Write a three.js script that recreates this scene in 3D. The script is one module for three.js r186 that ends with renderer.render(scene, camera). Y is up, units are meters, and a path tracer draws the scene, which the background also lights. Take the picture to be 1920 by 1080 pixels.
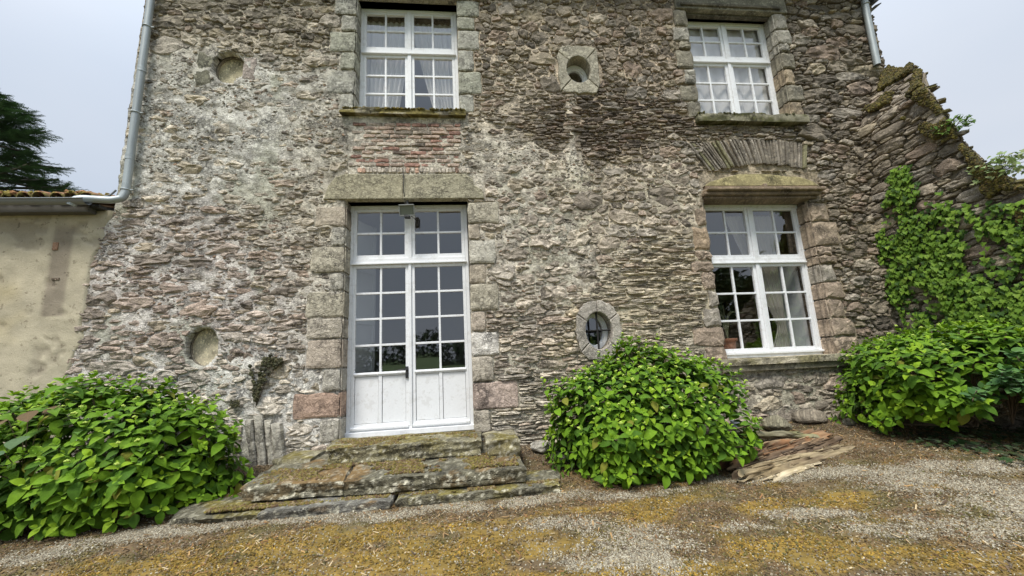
import * as THREE from 'three';
import { RoundedBoxGeometry } from 'three/addons/geometries/RoundedBoxGeometry.js';
import { mergeGeometries } from 'three/addons/utils/BufferGeometryUtils.js';

// ---------------------------------------------------------------- camera, sky, sun, exposure
const scene = new THREE.Scene();
const camera = new THREE.PerspectiveCamera(73.68, 16 / 9, 0.05, 1200);
camera.position.set(0, 1.4, 5);
{
  const pitch = THREE.MathUtils.degToRad(10.1), yaw = THREE.MathUtils.degToRad(5.9), roll = THREE.MathUtils.degToRad(-2.73);
  camera.rotation.order = 'YXZ';
  camera.rotation.set(pitch, -yaw, roll);
}
const renderer = new THREE.WebGLRenderer({ antialias: true });
renderer.toneMapping = THREE.LinearToneMapping;
renderer.toneMappingExposure = 2.55;
renderer.shadowMap.enabled = true;
const SKY_LOW = 0.255, SKY_HIGH = 1.5, SUN = 1.5;

// ---------------------------------------------------------------- numbers
function rng(seed) { let a = seed >>> 0; return () => { a = (a + 0x6D2B79F5) | 0; let t = Math.imul(a ^ (a >>> 15), 1 | a); t = (t + Math.imul(t ^ (t >>> 7), 61 | t)) ^ t; return ((t ^ (t >>> 14)) >>> 0) / 4294967296; }; }
const HS = new Float32Array(65536); { const r = rng(77); for (let i = 0; i < 65536; i++) HS[i] = r() * 2 - 1; }
const hsh = (x, y, z) => HS[(Math.imul(x, 73856093) ^ Math.imul(y, 19349663) ^ Math.imul(z, 83492791)) >>> 7 & 65535];
function noise(x, y, z = 0) {
  const X = Math.floor(x), Y = Math.floor(y), Z = Math.floor(z); let u = x - X, v = y - Y, w = z - Z;
  u = u * u * (3 - 2 * u); v = v * v * (3 - 2 * v); w = w * w * (3 - 2 * w);
  const l = (a, b, t) => a + (b - a) * t;
  return l(l(l(hsh(X, Y, Z), hsh(X + 1, Y, Z), u), l(hsh(X, Y + 1, Z), hsh(X + 1, Y + 1, Z), u), v), l(l(hsh(X, Y, Z + 1), hsh(X + 1, Y, Z + 1), u), l(hsh(X, Y + 1, Z + 1), hsh(X + 1, Y + 1, Z + 1), u), v), w);
}
function fbm(x, y, z = 0, o = 4) { let s = 0, a = 0.5; for (let i = 0; i < o; i++) { s += a * noise(x, y, z); x = x * 2.03 + 17.1; y = y * 2.03 + 5.3; z = z * 2.03 + 9.7; a *= 0.5; } return s; }
const ss = (a, b, x) => { const t = Math.min(1, Math.max(0, (x - a) / (b - a))); return t * t * (3 - 2 * t); };
const clamp = (x, a = 0, b = 1) => Math.min(b, Math.max(a, x));
const mix = (a, b, t) => a + (b - a) * t;
const mixc = (a, b, t) => [mix(a[0], b[0], t), mix(a[1], b[1], t), mix(a[2], b[2], t)];
const V = (x, y, z) => new THREE.Vector3(x, y, z);

// ---------------------------------------------------------------- sky: overcast, made far brighter overhead, out of view, to light the wall
{
  const W = 512, H = 256, d = new Float32Array(W * H * 4);
  for (let j = 0; j < H; j++) for (let i = 0; i < W; i++) {
    const el = ((j + 0.5) / H - 0.5) * Math.PI, az = ((i + 0.5) / W - 0.5) * 2 * Math.PI;
    const x = Math.cos(el) * Math.cos(az), y = Math.sin(el), z = Math.cos(el) * Math.sin(az);
    const s = Math.max(0, y), cl = fbm(x * 1.6 + 4, y * 3.2, z * 1.6, 5);
    const L = mix(SKY_LOW, SKY_HIGH, s ** 5.5) * (1 + 0.2 * cl);
    const b = clamp(0.55 - 0.8 * cl + 0.1 * s, 0, 1);
    const k = (j * W + i) * 4;
    d[k] = L * mix(0.97, 0.84, b); d[k + 1] = L * mix(1.03, 1.0, b); d[k + 2] = L * mix(1.14, 1.24, b); d[k + 3] = 1;
  }
  const t = new THREE.DataTexture(d, W, H, THREE.RGBAFormat, THREE.FloatType);
  t.mapping = THREE.EquirectangularReflectionMapping; t.magFilter = t.minFilter = THREE.LinearFilter; t.needsUpdate = true;
  scene.background = t; scene.environment = t;
}
const sun = new THREE.DirectionalLight(new THREE.Color(1, 0.95, 0.87), SUN);
sun.position.set(-7, 25, 11); sun.target.position.set(0, 2, 0); sun.castShadow = true; sun.shadow.radius = 32;
sun.shadow.mapSize.set(2048, 2048); Object.assign(sun.shadow.camera, { left: -14, right: 14, top: 14, bottom: -14, near: 1, far: 80 });
scene.add(sun, sun.target);

// ---------------------------------------------------------------- textures
function dataTex(n, fn, srgb = true, m = n) {
  const d = new Uint8Array(n * m * 4);
  for (let j = 0; j < m; j++) for (let i = 0; i < n; i++) { const c = fn(i / n, j / m, i, j), k = (j * n + i) * 4; for (let q = 0; q < 3; q++) d[k + q] = 255 * clamp(srgb ? Math.pow(clamp(c[q]), 1 / 2.2) : c[q]); d[k + 3] = 255; }
  const t = new THREE.DataTexture(d, n, m, THREE.RGBAFormat); t.wrapS = t.wrapT = THREE.RepeatWrapping; t.magFilter = THREE.LinearFilter; t.minFilter = THREE.LinearMipmapLinearFilter; t.generateMipmaps = true;
  t.colorSpace = srgb ? THREE.SRGBColorSpace : THREE.NoColorSpace; t.needsUpdate = true; return t;
}
// tileable noise
function tn(u, v, f, s) { const X = u * f, Y = v * f, x0 = Math.floor(X), y0 = Math.floor(Y); let a = X - x0, b = Y - y0; a = a * a * (3 - 2 * a); b = b * b * (3 - 2 * b); const h = (i, j) => hsh(((i % f) + f) % f, ((j % f) + f) % f, s); return mix(mix(h(x0, y0), h(x0 + 1, y0), a), mix(h(x0, y0 + 1), h(x0 + 1, y0 + 1), a), b); }
function tf(u, v, f, s, o) { let r = 0, a = 0.5; for (let i = 0; i < o; i++) { r += a * tn(u, v, f, s + i * 13); f *= 2; a *= 0.55; } return r; }
function stoneTex(N, spots, seed, blotch) {
  // grey grain times lichen: base near 0.6, lichen crusts near 1
  const L = new Float32Array(N * N), r = rng(seed);
  for (let k = 0; k < spots; k++) {
    const cx = r() * N, cy = r() * N, big = r(); const dens = tn(cx / N, cy / N, 5, seed); if (r() > 0.55 + 0.6 * dens) continue;
    const R = (big < 0.82 ? 1.6 + 4.5 * r() : 6 + 10 * r()), ring = r() < 0.35 && R > 5, amp = 0.45 + 0.55 * r();
    for (let y = -Math.ceil(R * 1.4); y <= R * 1.4; y++) for (let x = -Math.ceil(R * 1.4); x <= R * 1.4; x++) {
      const X = ((Math.floor(cx + x) % N) + N) % N, Y = ((Math.floor(cy + y) % N) + N) % N;
      let q = Math.hypot(x, y) / R; q += 0.28 * hsh(X >> 1, Y >> 1, seed); let a = 1 - ss(0.75, 1.1, q); if (ring) a *= 0.35 + 0.65 * ss(0.35, 0.7, q);
      L[Y * N + X] = Math.max(L[Y * N + X], a * amp);
    }
  }
  return [dataTex(N, (u, v, i, j) => {
    const g = tf(u, v, 8, seed, 6), fine = tn(u, v, N / 4, seed + 91), cr = ss(blotch[0], blotch[1], tf(u, v, 17, seed + 300, 5));
    let b = 0.52 + 0.5 * g + 0.2 * fine; b = Math.max(0.14, b); if (fine + 0.6 * g > 0.62) b *= 0.5;
    const l = clamp(Math.max(L[j * N + i], cr * (0.6 + 0.3 * fine)));
    return [mix(b, 0.97, l), mix(b * 0.98, 0.96, l), mix(b * 0.94, 0.92, l)];
  }), dataTex(N, (u, v, i, j) => { const h = 0.5 + 0.42 * tf(u, v, 12, seed, 6) + 0.12 * tn(u, v, N / 3, seed + 40) + 0.12 * L[j * N + i]; return [h, h, h]; }, false)];
}
const [lichMap, lichBump] = stoneTex(1024, 9000, 11, [0.1, 0.3]);
const [bareMap, bareBump] = stoneTex(1024, 3200, 29, [0.3, 0.5]);
for (const t of [lichMap, lichBump, bareMap, bareBump]) t.repeat.set(1 / 1.7, 1 / 1.7);
const std = (o) => new THREE.MeshStandardMaterial({ roughness: 0.95, metalness: 0, ...o });
const M = {
  lich: std({ vertexColors: true, map: lichMap, bumpMap: lichBump, bumpScale: 0.028, flatShading: true }),
  bare: std({ vertexColors: true, map: bareMap, bumpMap: bareBump, bumpScale: 0.02, flatShading: true }),
  lichS: std({ vertexColors: true, map: lichMap, bumpMap: lichBump, bumpScale: 0.034 }),
  bareS: std({ vertexColors: true, map: bareMap, bumpMap: bareBump, bumpScale: 0.014 }),
  plainV: std({ vertexColors: true }),
};
const paintMap = dataTex(512, (u, v) => { const w = ss(0.2, 0.45, tf(u, v, 14, 5, 6)) * 0.42, b = 0.97 + 0.04 * tf(u, v, 40, 8, 3); const ch = ss(0.47, 0.54, tf(u, v, 26, 45, 5)) * 0.16; return [mix(mix(b, 0.55, w * 0.5), 0.33, ch), mix(mix(b, 0.52, w * 0.5), 0.29, ch), mix(mix(b, 0.46, w * 0.5), 0.24, ch)]; });
paintMap.repeat.set(1.4, 1.4);
M.paint = std({ color: new THREE.Color().setRGB(0.84, 0.85, 0.855), map: paintMap, roughness: 0.55 });
M.paintOld = std({ color: new THREE.Color().setRGB(0.6, 0.59, 0.56), map: lichMap.clone(), roughness: 0.8 }); M.paintOld.map.repeat.set(2, 2); M.paintOld.color.multiplyScalar(1.35);
M.glass = new THREE.MeshPhysicalMaterial({ color: 0xffffff, roughness: 0.02, metalness: 0, transmission: 1, thickness: 0, ior: 2.3 });
M.zinc = std({ color: new THREE.Color().setRGB(0.42, 0.46, 0.46), roughness: 0.5, metalness: 0.35, map: dataTex(256, (u, v) => { const b = 0.85 + 0.25 * tf(u, v, 6, 61, 5); return [b, b, b]; }) });
M.iron = std({ color: new THREE.Color().setRGB(0.014, 0.013, 0.012), roughness: 0.8 });
M.dark = std({ color: new THREE.Color().setRGB(0.03, 0.03, 0.03), roughness: 0.6 });
M.plaster = std({ color: new THREE.Color().setRGB(0.5, 0.46, 0.36) });
M.room = std({ color: new THREE.Color().setRGB(0.42, 0.4, 0.36) });
M.roomFloor = std({ color: new THREE.Color().setRGB(0.12, 0.08, 0.05), roughness: 0.6 });
M.olive = std({ color: new THREE.Color().setRGB(0.3, 0.27, 0.1) });
M.curtain = new THREE.MeshPhysicalMaterial({ color: new THREE.Color().setRGB(0.5, 0.48, 0.42), roughness: 0.95, transmission: 0.3, thickness: 0, side: THREE.DoubleSide });
M.net = new THREE.MeshPhysicalMaterial({ color: new THREE.Color().setRGB(0.8, 0.79, 0.76), roughness: 0.95, transmission: 0.4, thickness: 0, side: THREE.DoubleSide });
const plasMap = dataTex(512, (u, v) => { const b = 0.9 + 0.12 * tf(u, v, 6, 71, 6) + 0.05 * tn(u, v, 128, 9), d = ss(0.42, 0.55, tf(u, v, 22, 83, 5)) * 0.3; return [b - d, b - d * 1.05, b - d * 1.1]; });
M.plas = std({ vertexColors: true, map: plasMap, bumpMap: bareBump, bumpScale: 0.008 });
M.shutter = std({ color: new THREE.Color().setRGB(0.4, 0.42, 0.42), roughness: 0.6 });
M.terra = std({ color: new THREE.Color().setRGB(0.33, 0.15, 0.085) });

// ---------------------------------------------------------------- naming
const used = new Map();
function numbered(n) { const k = used.get(n) ?? 0; used.set(n, k + 1); return k ? `${n}_${String(k).padStart(3, '0')}` : n; }
function shadow(o) { o.traverse((c) => { if (c.isMesh) { c.castShadow = true; c.receiveShadow = true; } }); return o; }
function tag(o, label, category, group, kind) { if (label) o.userData.label = label; if (category) o.userData.category = category; if (group) o.userData.group = group; if (kind) o.userData.kind = kind; return o; }
function thing(name, label, category, pos = [0, 0, 0], group) { const o = new THREE.Group(); o.name = numbered(name); o.position.set(...pos); scene.add(o); return tag(o, label, category, group); }
function part(name, geo, mat, parent, label) { const m = new THREE.Mesh(geo, mat); m.name = numbered(name); m.castShadow = m.receiveShadow = true; if (label) m.userData.label = label; parent.add(m); return m; }
function solo(name, geo, mat, label, category, pos = [0, 0, 0], group) { const m = part(name, geo, mat, scene, label); m.position.set(...pos); return tag(m, label, category, group); }

// ---------------------------------------------------------------- geometry builder
class MB {
  constructor() { this.p = []; this.c = []; this.u = []; this.i = []; }
  v(x, y, z, c, u, w) { this.p.push(x, y, z); this.c.push(c[0], c[1], c[2]); this.u.push(u, w); return this.p.length / 3 - 1; }
  t(a, b, c) { this.i.push(a, b, c); }
  q(a, b, c, d) { this.i.push(a, b, c, a, c, d); }
  geo(normals = false) { const g = new THREE.BufferGeometry(); g.setAttribute('position', new THREE.Float32BufferAttribute(this.p, 3)); g.setAttribute('color', new THREE.Float32BufferAttribute(this.c, 3)); g.setAttribute('uv', new THREE.Float32BufferAttribute(this.u, 2)); g.setIndex(this.i); if (normals) g.computeVertexNormals(); return g; }
}
const merge = (l) => mergeGeometries(l.map((g) => { const q = g.index ? g.toNonIndexed() : g; for (const a of Object.keys(q.attributes)) if (!['position', 'normal', 'uv', 'color'].includes(a)) q.deleteAttribute(a); return q; }));
function paintGeo(g, fn) { const p = g.attributes.position, c = new Float32Array(p.count * 3); for (let k = 0; k < p.count; k++) { const q = fn(p.getX(k), p.getY(k), p.getZ(k), k); c.set(q, k * 3); } g.setAttribute('color', new THREE.BufferAttribute(c, 3)); return g; }
function box(x0, x1, y0, y1, z0, z1) { const g = new THREE.BoxGeometry(x1 - x0, y1 - y0, z1 - z0); g.translate((x0 + x1) / 2, (y0 + y1) / 2, (z0 + z1) / 2); return g; }
function rbox(x0, x1, y0, y1, z0, z1, r = 0.004) { const g = new RoundedBoxGeometry(x1 - x0, y1 - y0, z1 - z0, 1, Math.min(r, (x1 - x0) / 3, (y1 - y0) / 3, (z1 - z0) / 3)); g.translate((x0 + x1) / 2, (y0 + y1) / 2, (z0 + z1) / 2); const p = g.attributes.position, u = g.attributes.uv; for (let k = 0; k < p.count; k++) u.setXY(k, p.getX(k) + 0.3 * p.getZ(k), p.getY(k) + 0.3 * p.getZ(k)); return g; }
function tube(pts, r, seg = 24, rad = 8) { return new THREE.TubeGeometry(new THREE.CatmullRomCurve3(pts.map((p) => V(...p)), false, 'catmullrom', 0.2), seg, r, rad, false); }
// ---------------------------------------------------------------- stones
// one stone from an outline (points round a centre); place(u, v, h) puts it on its wall
const CK = 1 / 0.5;
function stoneMesh(mb, pts, cx, cy, face, back, color, rough, R, place, opt = {}) {
  const n = pts.length, ta = (R() - 0.5) * (opt.tilt ?? 0.22), tb = (R() - 0.5) * (opt.tilt ?? 0.3) - 0.03, ox = R() * 3, oy = R() * 3, sd = R() * 100, turn = opt.turn ?? (R() - 0.5) * 0.6, ct = Math.cos(turn), st = Math.sin(turn);
  let ext = 0; for (const p of pts) ext += Math.hypot(p[0] - cx, p[1] - cy) / n;
  const bev = Math.min(opt.bevel ?? 0.012, ext * 0.35), rings = ext > 0.07 ? [[1, -bev * 0.9], [0.9 - 0.06 * R(), -bev * 0.15], [0.5, bev * 0.35]] : ext > 0.035 ? [[1, -bev * 0.8], [0.8, 0]] : [[0.97, -bev * 0.4]];
  const vert = (x, y, h) => {
    const q = place(x, y, h), l = fbm(x * 9 + sd, y * 9, sd, 3), k = CK * (1 + 0.34 * l);
    const c = opt.col ? opt.col(x, y, [color[0] * k, color[1] * k, color[2] * k]) : [color[0] * k, color[1] * k, color[2] * k];
    return mb.v(q[0], q[1], q[2], c, (x * ct - y * st) + ox, (x * st + y * ct) + oy);
  };
  let prev = null;
  const levels = [[1.0, back - face], ...rings];
  for (let L = 0; L < levels.length; L++) {
    const [s, dh] = levels[L], ids = [];
    for (let k = 0; k < n; k++) {
      const x = cx + (pts[k][0] - cx) * s, y = cy + (pts[k][1] - cy) * s;
      let h = L === 0 ? back : face + dh + ta * (x - cx) + tb * (y - cy) + rough * noise(x * 24 + sd, y * 30, sd) + (L === 1 ? rough * 0.5 * (R() - 0.5) : 0);
      ids.push(vert(x, y, Math.max(h, back)));
    }
    if (prev) for (let k = 0; k < n; k++) mb.q(prev[k], prev[(k + 1) % n], ids[(k + 1) % n], ids[k]);
    prev = ids;
  }
  const c = vert(cx, cy, face + rough * 0.8 * (R() - 0.3));
  for (let k = 0; k < n; k++) mb.t(prev[k], prev[(k + 1) % n], c);
}
// irregular packing of a wall: params(x, y) -> {w, h}; free(x, y) -> distance to the nearest obstacle (negative inside)
function packStones(x0, x1, y0, y1, params, free, seed, density = 1) {
  const R = rng(seed), cell = 0.3, grid = new Map(), sites = [];
  const key = (i, j) => i * 4096 + j;
  const near = (x, y, f, rad = 2) => { const i = Math.floor((x - x0) / cell) + 8, j = Math.floor((y - y0) / cell) + 8; for (let a = -rad; a <= rad; a++) for (let b = -rad; b <= rad; b++) { const l = grid.get(key(i + a, j + b)); if (l) for (const s of l) if (f(s) === false) return false; } return true; };
  for (const [scale, tries] of [[1.9, 900], [1.35, 5000], [1.0, 16000], [0.72, 36000], [0.5, 60000], [0.34, 70000]]) {
    const T = tries * density * (x1 - x0) * (y1 - y0) / 80;
    for (let k = 0; k < T; k++) {
      const x = x0 + R() * (x1 - x0), y = y0 + R() * (y1 - y0), P = params(x, y); if (!P) continue;
      const v = 0.8 + 0.4 * R(), w = P.w * scale * v * (0.8 + 0.5 * R()), h = P.h * scale * v * (0.78 + 0.4 * R());
      if (free(x, y) < Math.min(w, h) * 0.32) continue;
      if (!near(x, y, (s) => { const dx = (x - s.x) / (w + s.w), dy = (y - s.y) / (h + s.h); return !(dx * dx + dy * dy < 0.215); })) continue;
      const a = (R() - 0.5) * 0.32 * (h / w > 0.4 ? 1.5 : 0.5) + (P.rot ?? 0);
      const s = { x, y, w: w * 0.5, h: h * 0.5, w0: w, h0: h, c: Math.cos(a), s: Math.sin(a), P, r: R() }; s.w = w; s.h = h;
      const i = Math.floor((x - x0) / cell) + 8, j = Math.floor((y - y0) / cell) + 8; const K = key(i, j); if (!grid.has(K)) grid.set(K, []); grid.get(K).push(s); sites.push(s);
    }
  }
  const q = (s, x, y) => { const dx = x - s.x, dy = y - s.y, a = Math.abs(dx * s.c + dy * s.s) / s.w, b = Math.abs(dy * s.c - dx * s.s) / s.h; return a * a * a + b * b * b; };
  const out = [];
  for (const s of sites) {
    const nb = []; near(s.x, s.y, (o) => { if (o !== s && Math.abs(o.x - s.x) < 1.2 * (s.w + o.w) && Math.abs(o.y - s.y) < 1.2 * (s.h + o.h)) nb.push(o); return true; }, 3);
    const size = Math.sqrt(s.w * s.h), n = size > 0.13 ? 15 : size > 0.07 ? 11 : 8, pts = []; let area = 0;
    const joint = s.P.joint ?? 0.006, off = R();
    for (let k = 0; k < n; k++) {
      const th = (k + off + 0.5 * (R() - 0.5)) / n * Math.PI * 2, dx0 = Math.cos(th) * s.w, dy0 = Math.sin(th) * s.h, dx = dx0 * s.c - dy0 * s.s, dy = dy0 * s.c + dx0 * s.s, len = Math.hypot(dx, dy);
      let t = 0.1; const step = 0.06;
      const ok = (t) => {
        let x = s.x + dx * t, y = s.y + dy * t; if (free(x, y) < joint * 0.6) return false;
        x += 0.12 * s.h * noise(x * 13, y * 17, 3.3); y += 0.13 * s.h * noise(x * 11, y * 17, 8.1);
        const me = q(s, x, y); if (me > 0.42) return false;
        for (const o of nb) if (q(o, x, y) < me) return false; return true;
      };
      while (t < 1 && ok(t + step)) t += step; if (ok(t + step / 2)) t += step / 2;
      const rr = Math.max(t * len - joint * (0.7 + 0.6 * R()), len * 0.06);
      pts.push([s.x + dx / len * rr, s.y + dy / len * rr]);
    }
    for (let k = 0; k < n; k++) { const a = pts[k], b = pts[(k + 1) % n]; area += (a[0] * b[1] - b[0] * a[1]) / 2; }
    if (area < 0.00035) continue;
    let mx = 0, my = 0; for (const p of pts) { mx += p[0] / n; my += p[1] / n; }
    out.push({ pts, cx: mx, cy: my, area, P: s.P, r: s.r });
  }
  return out;
}
// sdf helpers
const sdRect = (x, y, r) => { const dx = Math.max(r[0] - x, x - r[1]), dy = Math.max(r[2] - y, y - r[3]); return dx < 0 && dy < 0 ? Math.max(dx, dy) : Math.hypot(Math.max(dx, 0), Math.max(dy, 0)); };
const sdEll = (x, y, e) => (Math.hypot((x - e[0]) / e[2], (y - e[1]) / e[3]) - 1) * Math.min(e[2], e[3]);

// ================================================================ THE HOUSE
const house = thing('stone_house', 'tall grey brown rubble stone house with white windows and double door', 'house');
const GY = 0.08;
const WALL_TOP = 7.3, XL = -4.42, XR = 6.92;
const xl = (y) => y > 3.42 ? XL : -4.56 - (3.42 - y) * 0.075 + 0.05 * noise(y * 5, 2.2);
const OPEN = { door: [-1.64, -0.04, 0.5, 3.55], ul: [-1.575, -0.12, 4.86, 6.74], ur: [3.54, 5.06, 4.86, 6.76], lr: [3.39, 5.04, 1.22, 3.52] };
const OCU = [[1.68, 4.2 + 1.4, 0.205, 0.215], [1.645, 1.69, 0.185, 0.25]];         // glazed oculi (outer edge of the hole)
const NICHE = [[-3.25, 5.49, 0.2, 0.225], [-3.255, 1.69, 0.175, 0.225]];
OCU[0] = [1.68, 5.6, 0.185, 0.225];
// regions of the facade: centre, reach, stone width and height, how full the joints are, lichen, stone, mortar
const REG = [
  [-3.3, 6.5, 1.8, 0.9, 0.24, 0.14, 0.55, 0.5, [0.185, 0.165, 0.125], [0.34, 0.30, 0.235]],
  [-3.2, 4.5, 1.5, 1.1, 0.21, 0.11, 0.88, 1.0, [0.27, 0.255, 0.215], [0.38, 0.37, 0.335]],
  [-3.5, 2.3, 1.6, 0.9, 0.28, 0.11, 0.66, 0.9, [0.25, 0.2, 0.185], [0.41, 0.385, 0.36]],
  [-2.9, 0.9, 1.2, 0.6, 0.26, 0.12, 0.65, 1.0, [0.34, 0.325, 0.3], [0.48, 0.465, 0.435]],
  [-2.0, 3.6, 0.7, 1.6, 0.2, 0.09, 0.75, 0.8, [0.235, 0.21, 0.165], [0.37, 0.34, 0.28]],
  [1.68, 4.7, 0.13, 0.55, 0.1, 0.06, 0.9, 0.8, [0.3, 0.27, 0.22], [0.46, 0.43, 0.36]],
  [1.68, 4.2, 0.16, 0.4, 0.1, 0.06, 0.9, 0.8, [0.3, 0.27, 0.22], [0.46, 0.43, 0.36]],
  [0.0, 4.3, 1.1, 0.7, 0.18, 0.08, 0.7, 0.85, [0.26, 0.235, 0.195], [0.39, 0.36, 0.3]],
  [0.9, 6.3, 1.5, 0.8, 0.18, 0.145, 0.3, 0.45, [0.23, 0.195, 0.15], [0.4, 0.335, 0.255]],
  [2.7, 6.4, 0.9, 0.8, 0.18, 0.14, 0.25, 0.35, [0.2, 0.16, 0.12], [0.36, 0.29, 0.215]],
  [1.9, 4.75, 1.2, 0.45, 0.19, 0.045, 0.15, 0.3, [0.135, 0.1, 0.078], [0.35, 0.28, 0.21]],
  [0.6, 5.1, 0.6, 0.5, 0.16, 0.06, 0.4, 0.55, [0.21, 0.18, 0.135], [0.36, 0.31, 0.24]],
  [2.4, 3.7, 1.0, 0.6, 0.22, 0.145, 0.38, 0.5, [0.26, 0.22, 0.175], [0.45, 0.395, 0.31]],
  [0.7, 3.0, 1.0, 0.9, 0.22, 0.12, 0.5, 0.65, [0.275, 0.24, 0.205], [0.42, 0.385, 0.325]],
  [2.5, 1.9, 0.95, 0.75, 0.3, 0.055, 0.35, 0.45, [0.32, 0.28, 0.2], [0.42, 0.37, 0.275]],
  [0.7, 1.4, 0.8, 0.8, 0.24, 0.07, 0.3, 0.6, [0.295, 0.25, 0.21], [0.42, 0.385, 0.325]],
  [1.25, 1.6, 0.25, 0.4, 0.16, 0.08, 0.3, 0.4, [0.36, 0.28, 0.15], [0.45, 0.38, 0.24]],
  [0.9, 0.6, 1.2, 0.4, 0.3, 0.055, 0.2, 0.7, [0.3, 0.28, 0.235], [0.4, 0.37, 0.31]],
  [6.1, 5.9, 1.0, 1.6, 0.28, 0.14, 0.15, 0.25, [0.155, 0.132, 0.1], [0.2, 0.17, 0.125]],
  [5.7, 3.0, 0.5, 1.4, 0.2, 0.12, 0.3, 0.35, [0.18, 0.148, 0.108], [0.27, 0.225, 0.16]],
  [4.2, 4.2, 0.9, 0.5, 0.17, 0.06, 0.25, 0.35, [0.175, 0.145, 0.11], [0.3, 0.25, 0.18]],
  [4.3, 0.8, 1.3, 0.5, 0.34, 0.15, 0.45, 0.65, [0.235, 0.21, 0.17], [0.36, 0.325, 0.26]],
];
const regCache = new Map();
function region(x, y) {
  const wx = x + 0.35 * noise(x * 1.7, y * 1.7, 4.4), wy = y + 0.28 * noise(x * 1.7, y * 1.7, 9.9);
  let W = 0; const o = { w: 0, h: 0, flush: 0, lich: 0, sc: [0, 0, 0], mc: [0, 0, 0] };
  for (const r of REG) {
    const dx = (wx - r[0]) / r[2], dy = (wy - r[1]) / r[3], k = Math.exp(-2.2 * (dx * dx + dy * dy)) + 1e-9 / (1 + dx * dx + dy * dy); W += k;
    o.w += k * r[4]; o.h += k * r[5]; o.flush += k * r[6]; o.lich += k * r[7]; for (let q = 0; q < 3; q++) { o.sc[q] += k * r[8][q]; o.mc[q] += k * r[9][q]; }
  }
  o.w *= 0.82 / W; o.h *= 0.8 / W; o.h = Math.max(o.h, 0.042); o.flush = o.flush / W + 0.2 * ss(-0.4, 0.6, x) * (1 - ss(4.6, 5.4, x)); o.lich /= W; for (let q = 0; q < 3; q++) { o.sc[q] /= W; o.mc[q] /= W; }
  return o;
}
function regionC(x, y) { const k = Math.round(x * 12) * 1000 + Math.round(y * 12); let r = regCache.get(k); if (!r) regCache.set(k, r = region(x, y)); return r; }

// dressed stones: [x0, x1, y0, y1] per side of each opening (inner edge given once)
const jamb = (inner, list, side) => list.map(([outer, y0, y1]) => side < 0 ? [outer, inner, y0, y1] : [inner, outer, y0, y1]);
const DRESSED = [
  ...jamb(-1.64, [[-2.02, 3.18, 3.46], [-1.81, 2.92, 3.17], [-2.05, 2.57, 2.91], [-1.81, 2.33, 2.56], [-2.08, 1.99, 2.32], [-2.06, 1.73, 1.98], [-2.05, 1.37, 1.72], [-1.85, 1.09, 1.36], [-2.18, 0.78, 1.08], [-1.86, 0.5, 0.77]], -1),
  ...jamb(-0.04, [[0.38, 3.2, 3.5], [0.12, 2.97, 3.19], [0.32, 2.64, 2.96], [0.18, 2.37, 2.63], [0.33, 2.01, 2.36], [0.15, 1.74, 2.0], [0.31, 1.43, 1.73], [0.23, 1.11, 1.42], [0.53, 0.77, 1.1], [0.17, 0.5, 0.76]], 1),
  ...jamb(-1.575, [[-1.88, 6.4, 6.74], [-1.78, 6.13, 6.39], [-1.93, 5.79, 6.12], [-1.78, 5.5, 5.78], [-1.95, 5.12, 5.49], [-1.76, 4.82, 5.11]], -1),
  ...jamb(-0.12, [[0.22, 6.46, 6.74], [0.14, 6.23, 6.45], [0.2, 5.89, 6.22], [0.11, 5.53, 5.88], [0.21, 5.16, 5.52], [0.09, 4.86, 5.15]], 1),
  ...jamb(3.54, [[3.31, 6.45, 6.76], [3.27, 6.17, 6.44], [3.34, 6.02, 6.16], [3.26, 5.69, 6.01], [3.36, 5.41, 5.68], [3.25, 5.12, 5.4], [3.34, 4.84, 5.11]], -1),
  ...jamb(5.06, [[5.28, 6.47, 6.76], [5.3, 6.2, 6.46], [5.24, 6.04, 6.19], [5.27, 5.74, 6.03], [5.21, 5.46, 5.73], [5.32, 5.16, 5.45], [5.24, 4.84, 5.15]], 1),
  ...jamb(3.39, [[3.22, 3.12, 3.4], [3.14, 2.76, 3.11], [3.15, 2.61, 2.75], [3.07, 2.45, 2.6], [3.19, 2.18, 2.44], [3.24, 1.94, 2.17], [3.13, 1.68, 1.93], [2.96, 1.41, 1.67], [3.1, 1.2, 1.4]], -1),
  ...jamb(5.04, [[5.33, 3.18, 3.46], [5.44, 2.79, 3.17], [5.27, 2.65, 2.78], [5.32, 2.52, 2.64], [5.24, 2.25, 2.51], [5.33, 2.01, 2.24], [5.28, 1.73, 2.0], [5.4, 1.47, 1.72], [5.38, 1.22, 1.46]], 1),
];
const EXTRA = [[-1.62, -0.1, 3.93, 4.7], [-1.93, 0.2, 3.55, 3.92], [-1.62, -0.04, 6.74, 7.06], [3.36, 5.3, 6.76, 7.06], [3.36, 5.26, 3.52, 3.95], [3.5, 5.12, 3.98, 4.47],
  [-1.7, 0.0, 4.7, 4.86], [3.42, 5.2, 4.72, 4.86], [3.2, 5.3, 1.08, 1.22], [-2.72, -2.26, 0.2, 0.85], [-1.72, 0.0, 0.0, 0.5]];
const OCU_OUT = [[1.68, 5.6, 0.36, 0.42], [1.645, 1.68, 0.31, 0.41]];
const NICHE_STONE = [[-3.66, -3.46, 5.2, 5.72], [-3.05, -2.9, 5.3, 5.66]];
const rects = [...Object.values(OPEN), ...DRESSED, ...EXTRA, ...NICHE_STONE];
const rectBuckets = new Map();
for (const r of rects) for (let i = Math.floor((r[0] - 0.6) * 2); i <= Math.floor((r[1] + 0.6) * 2); i++) for (let j = Math.floor((r[2] - 0.6) * 2); j <= Math.floor((r[3] + 0.6) * 2); j++) { const k = i * 1000 + j; if (!rectBuckets.has(k)) rectBuckets.set(k, []); rectBuckets.get(k).push(r); }
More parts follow.
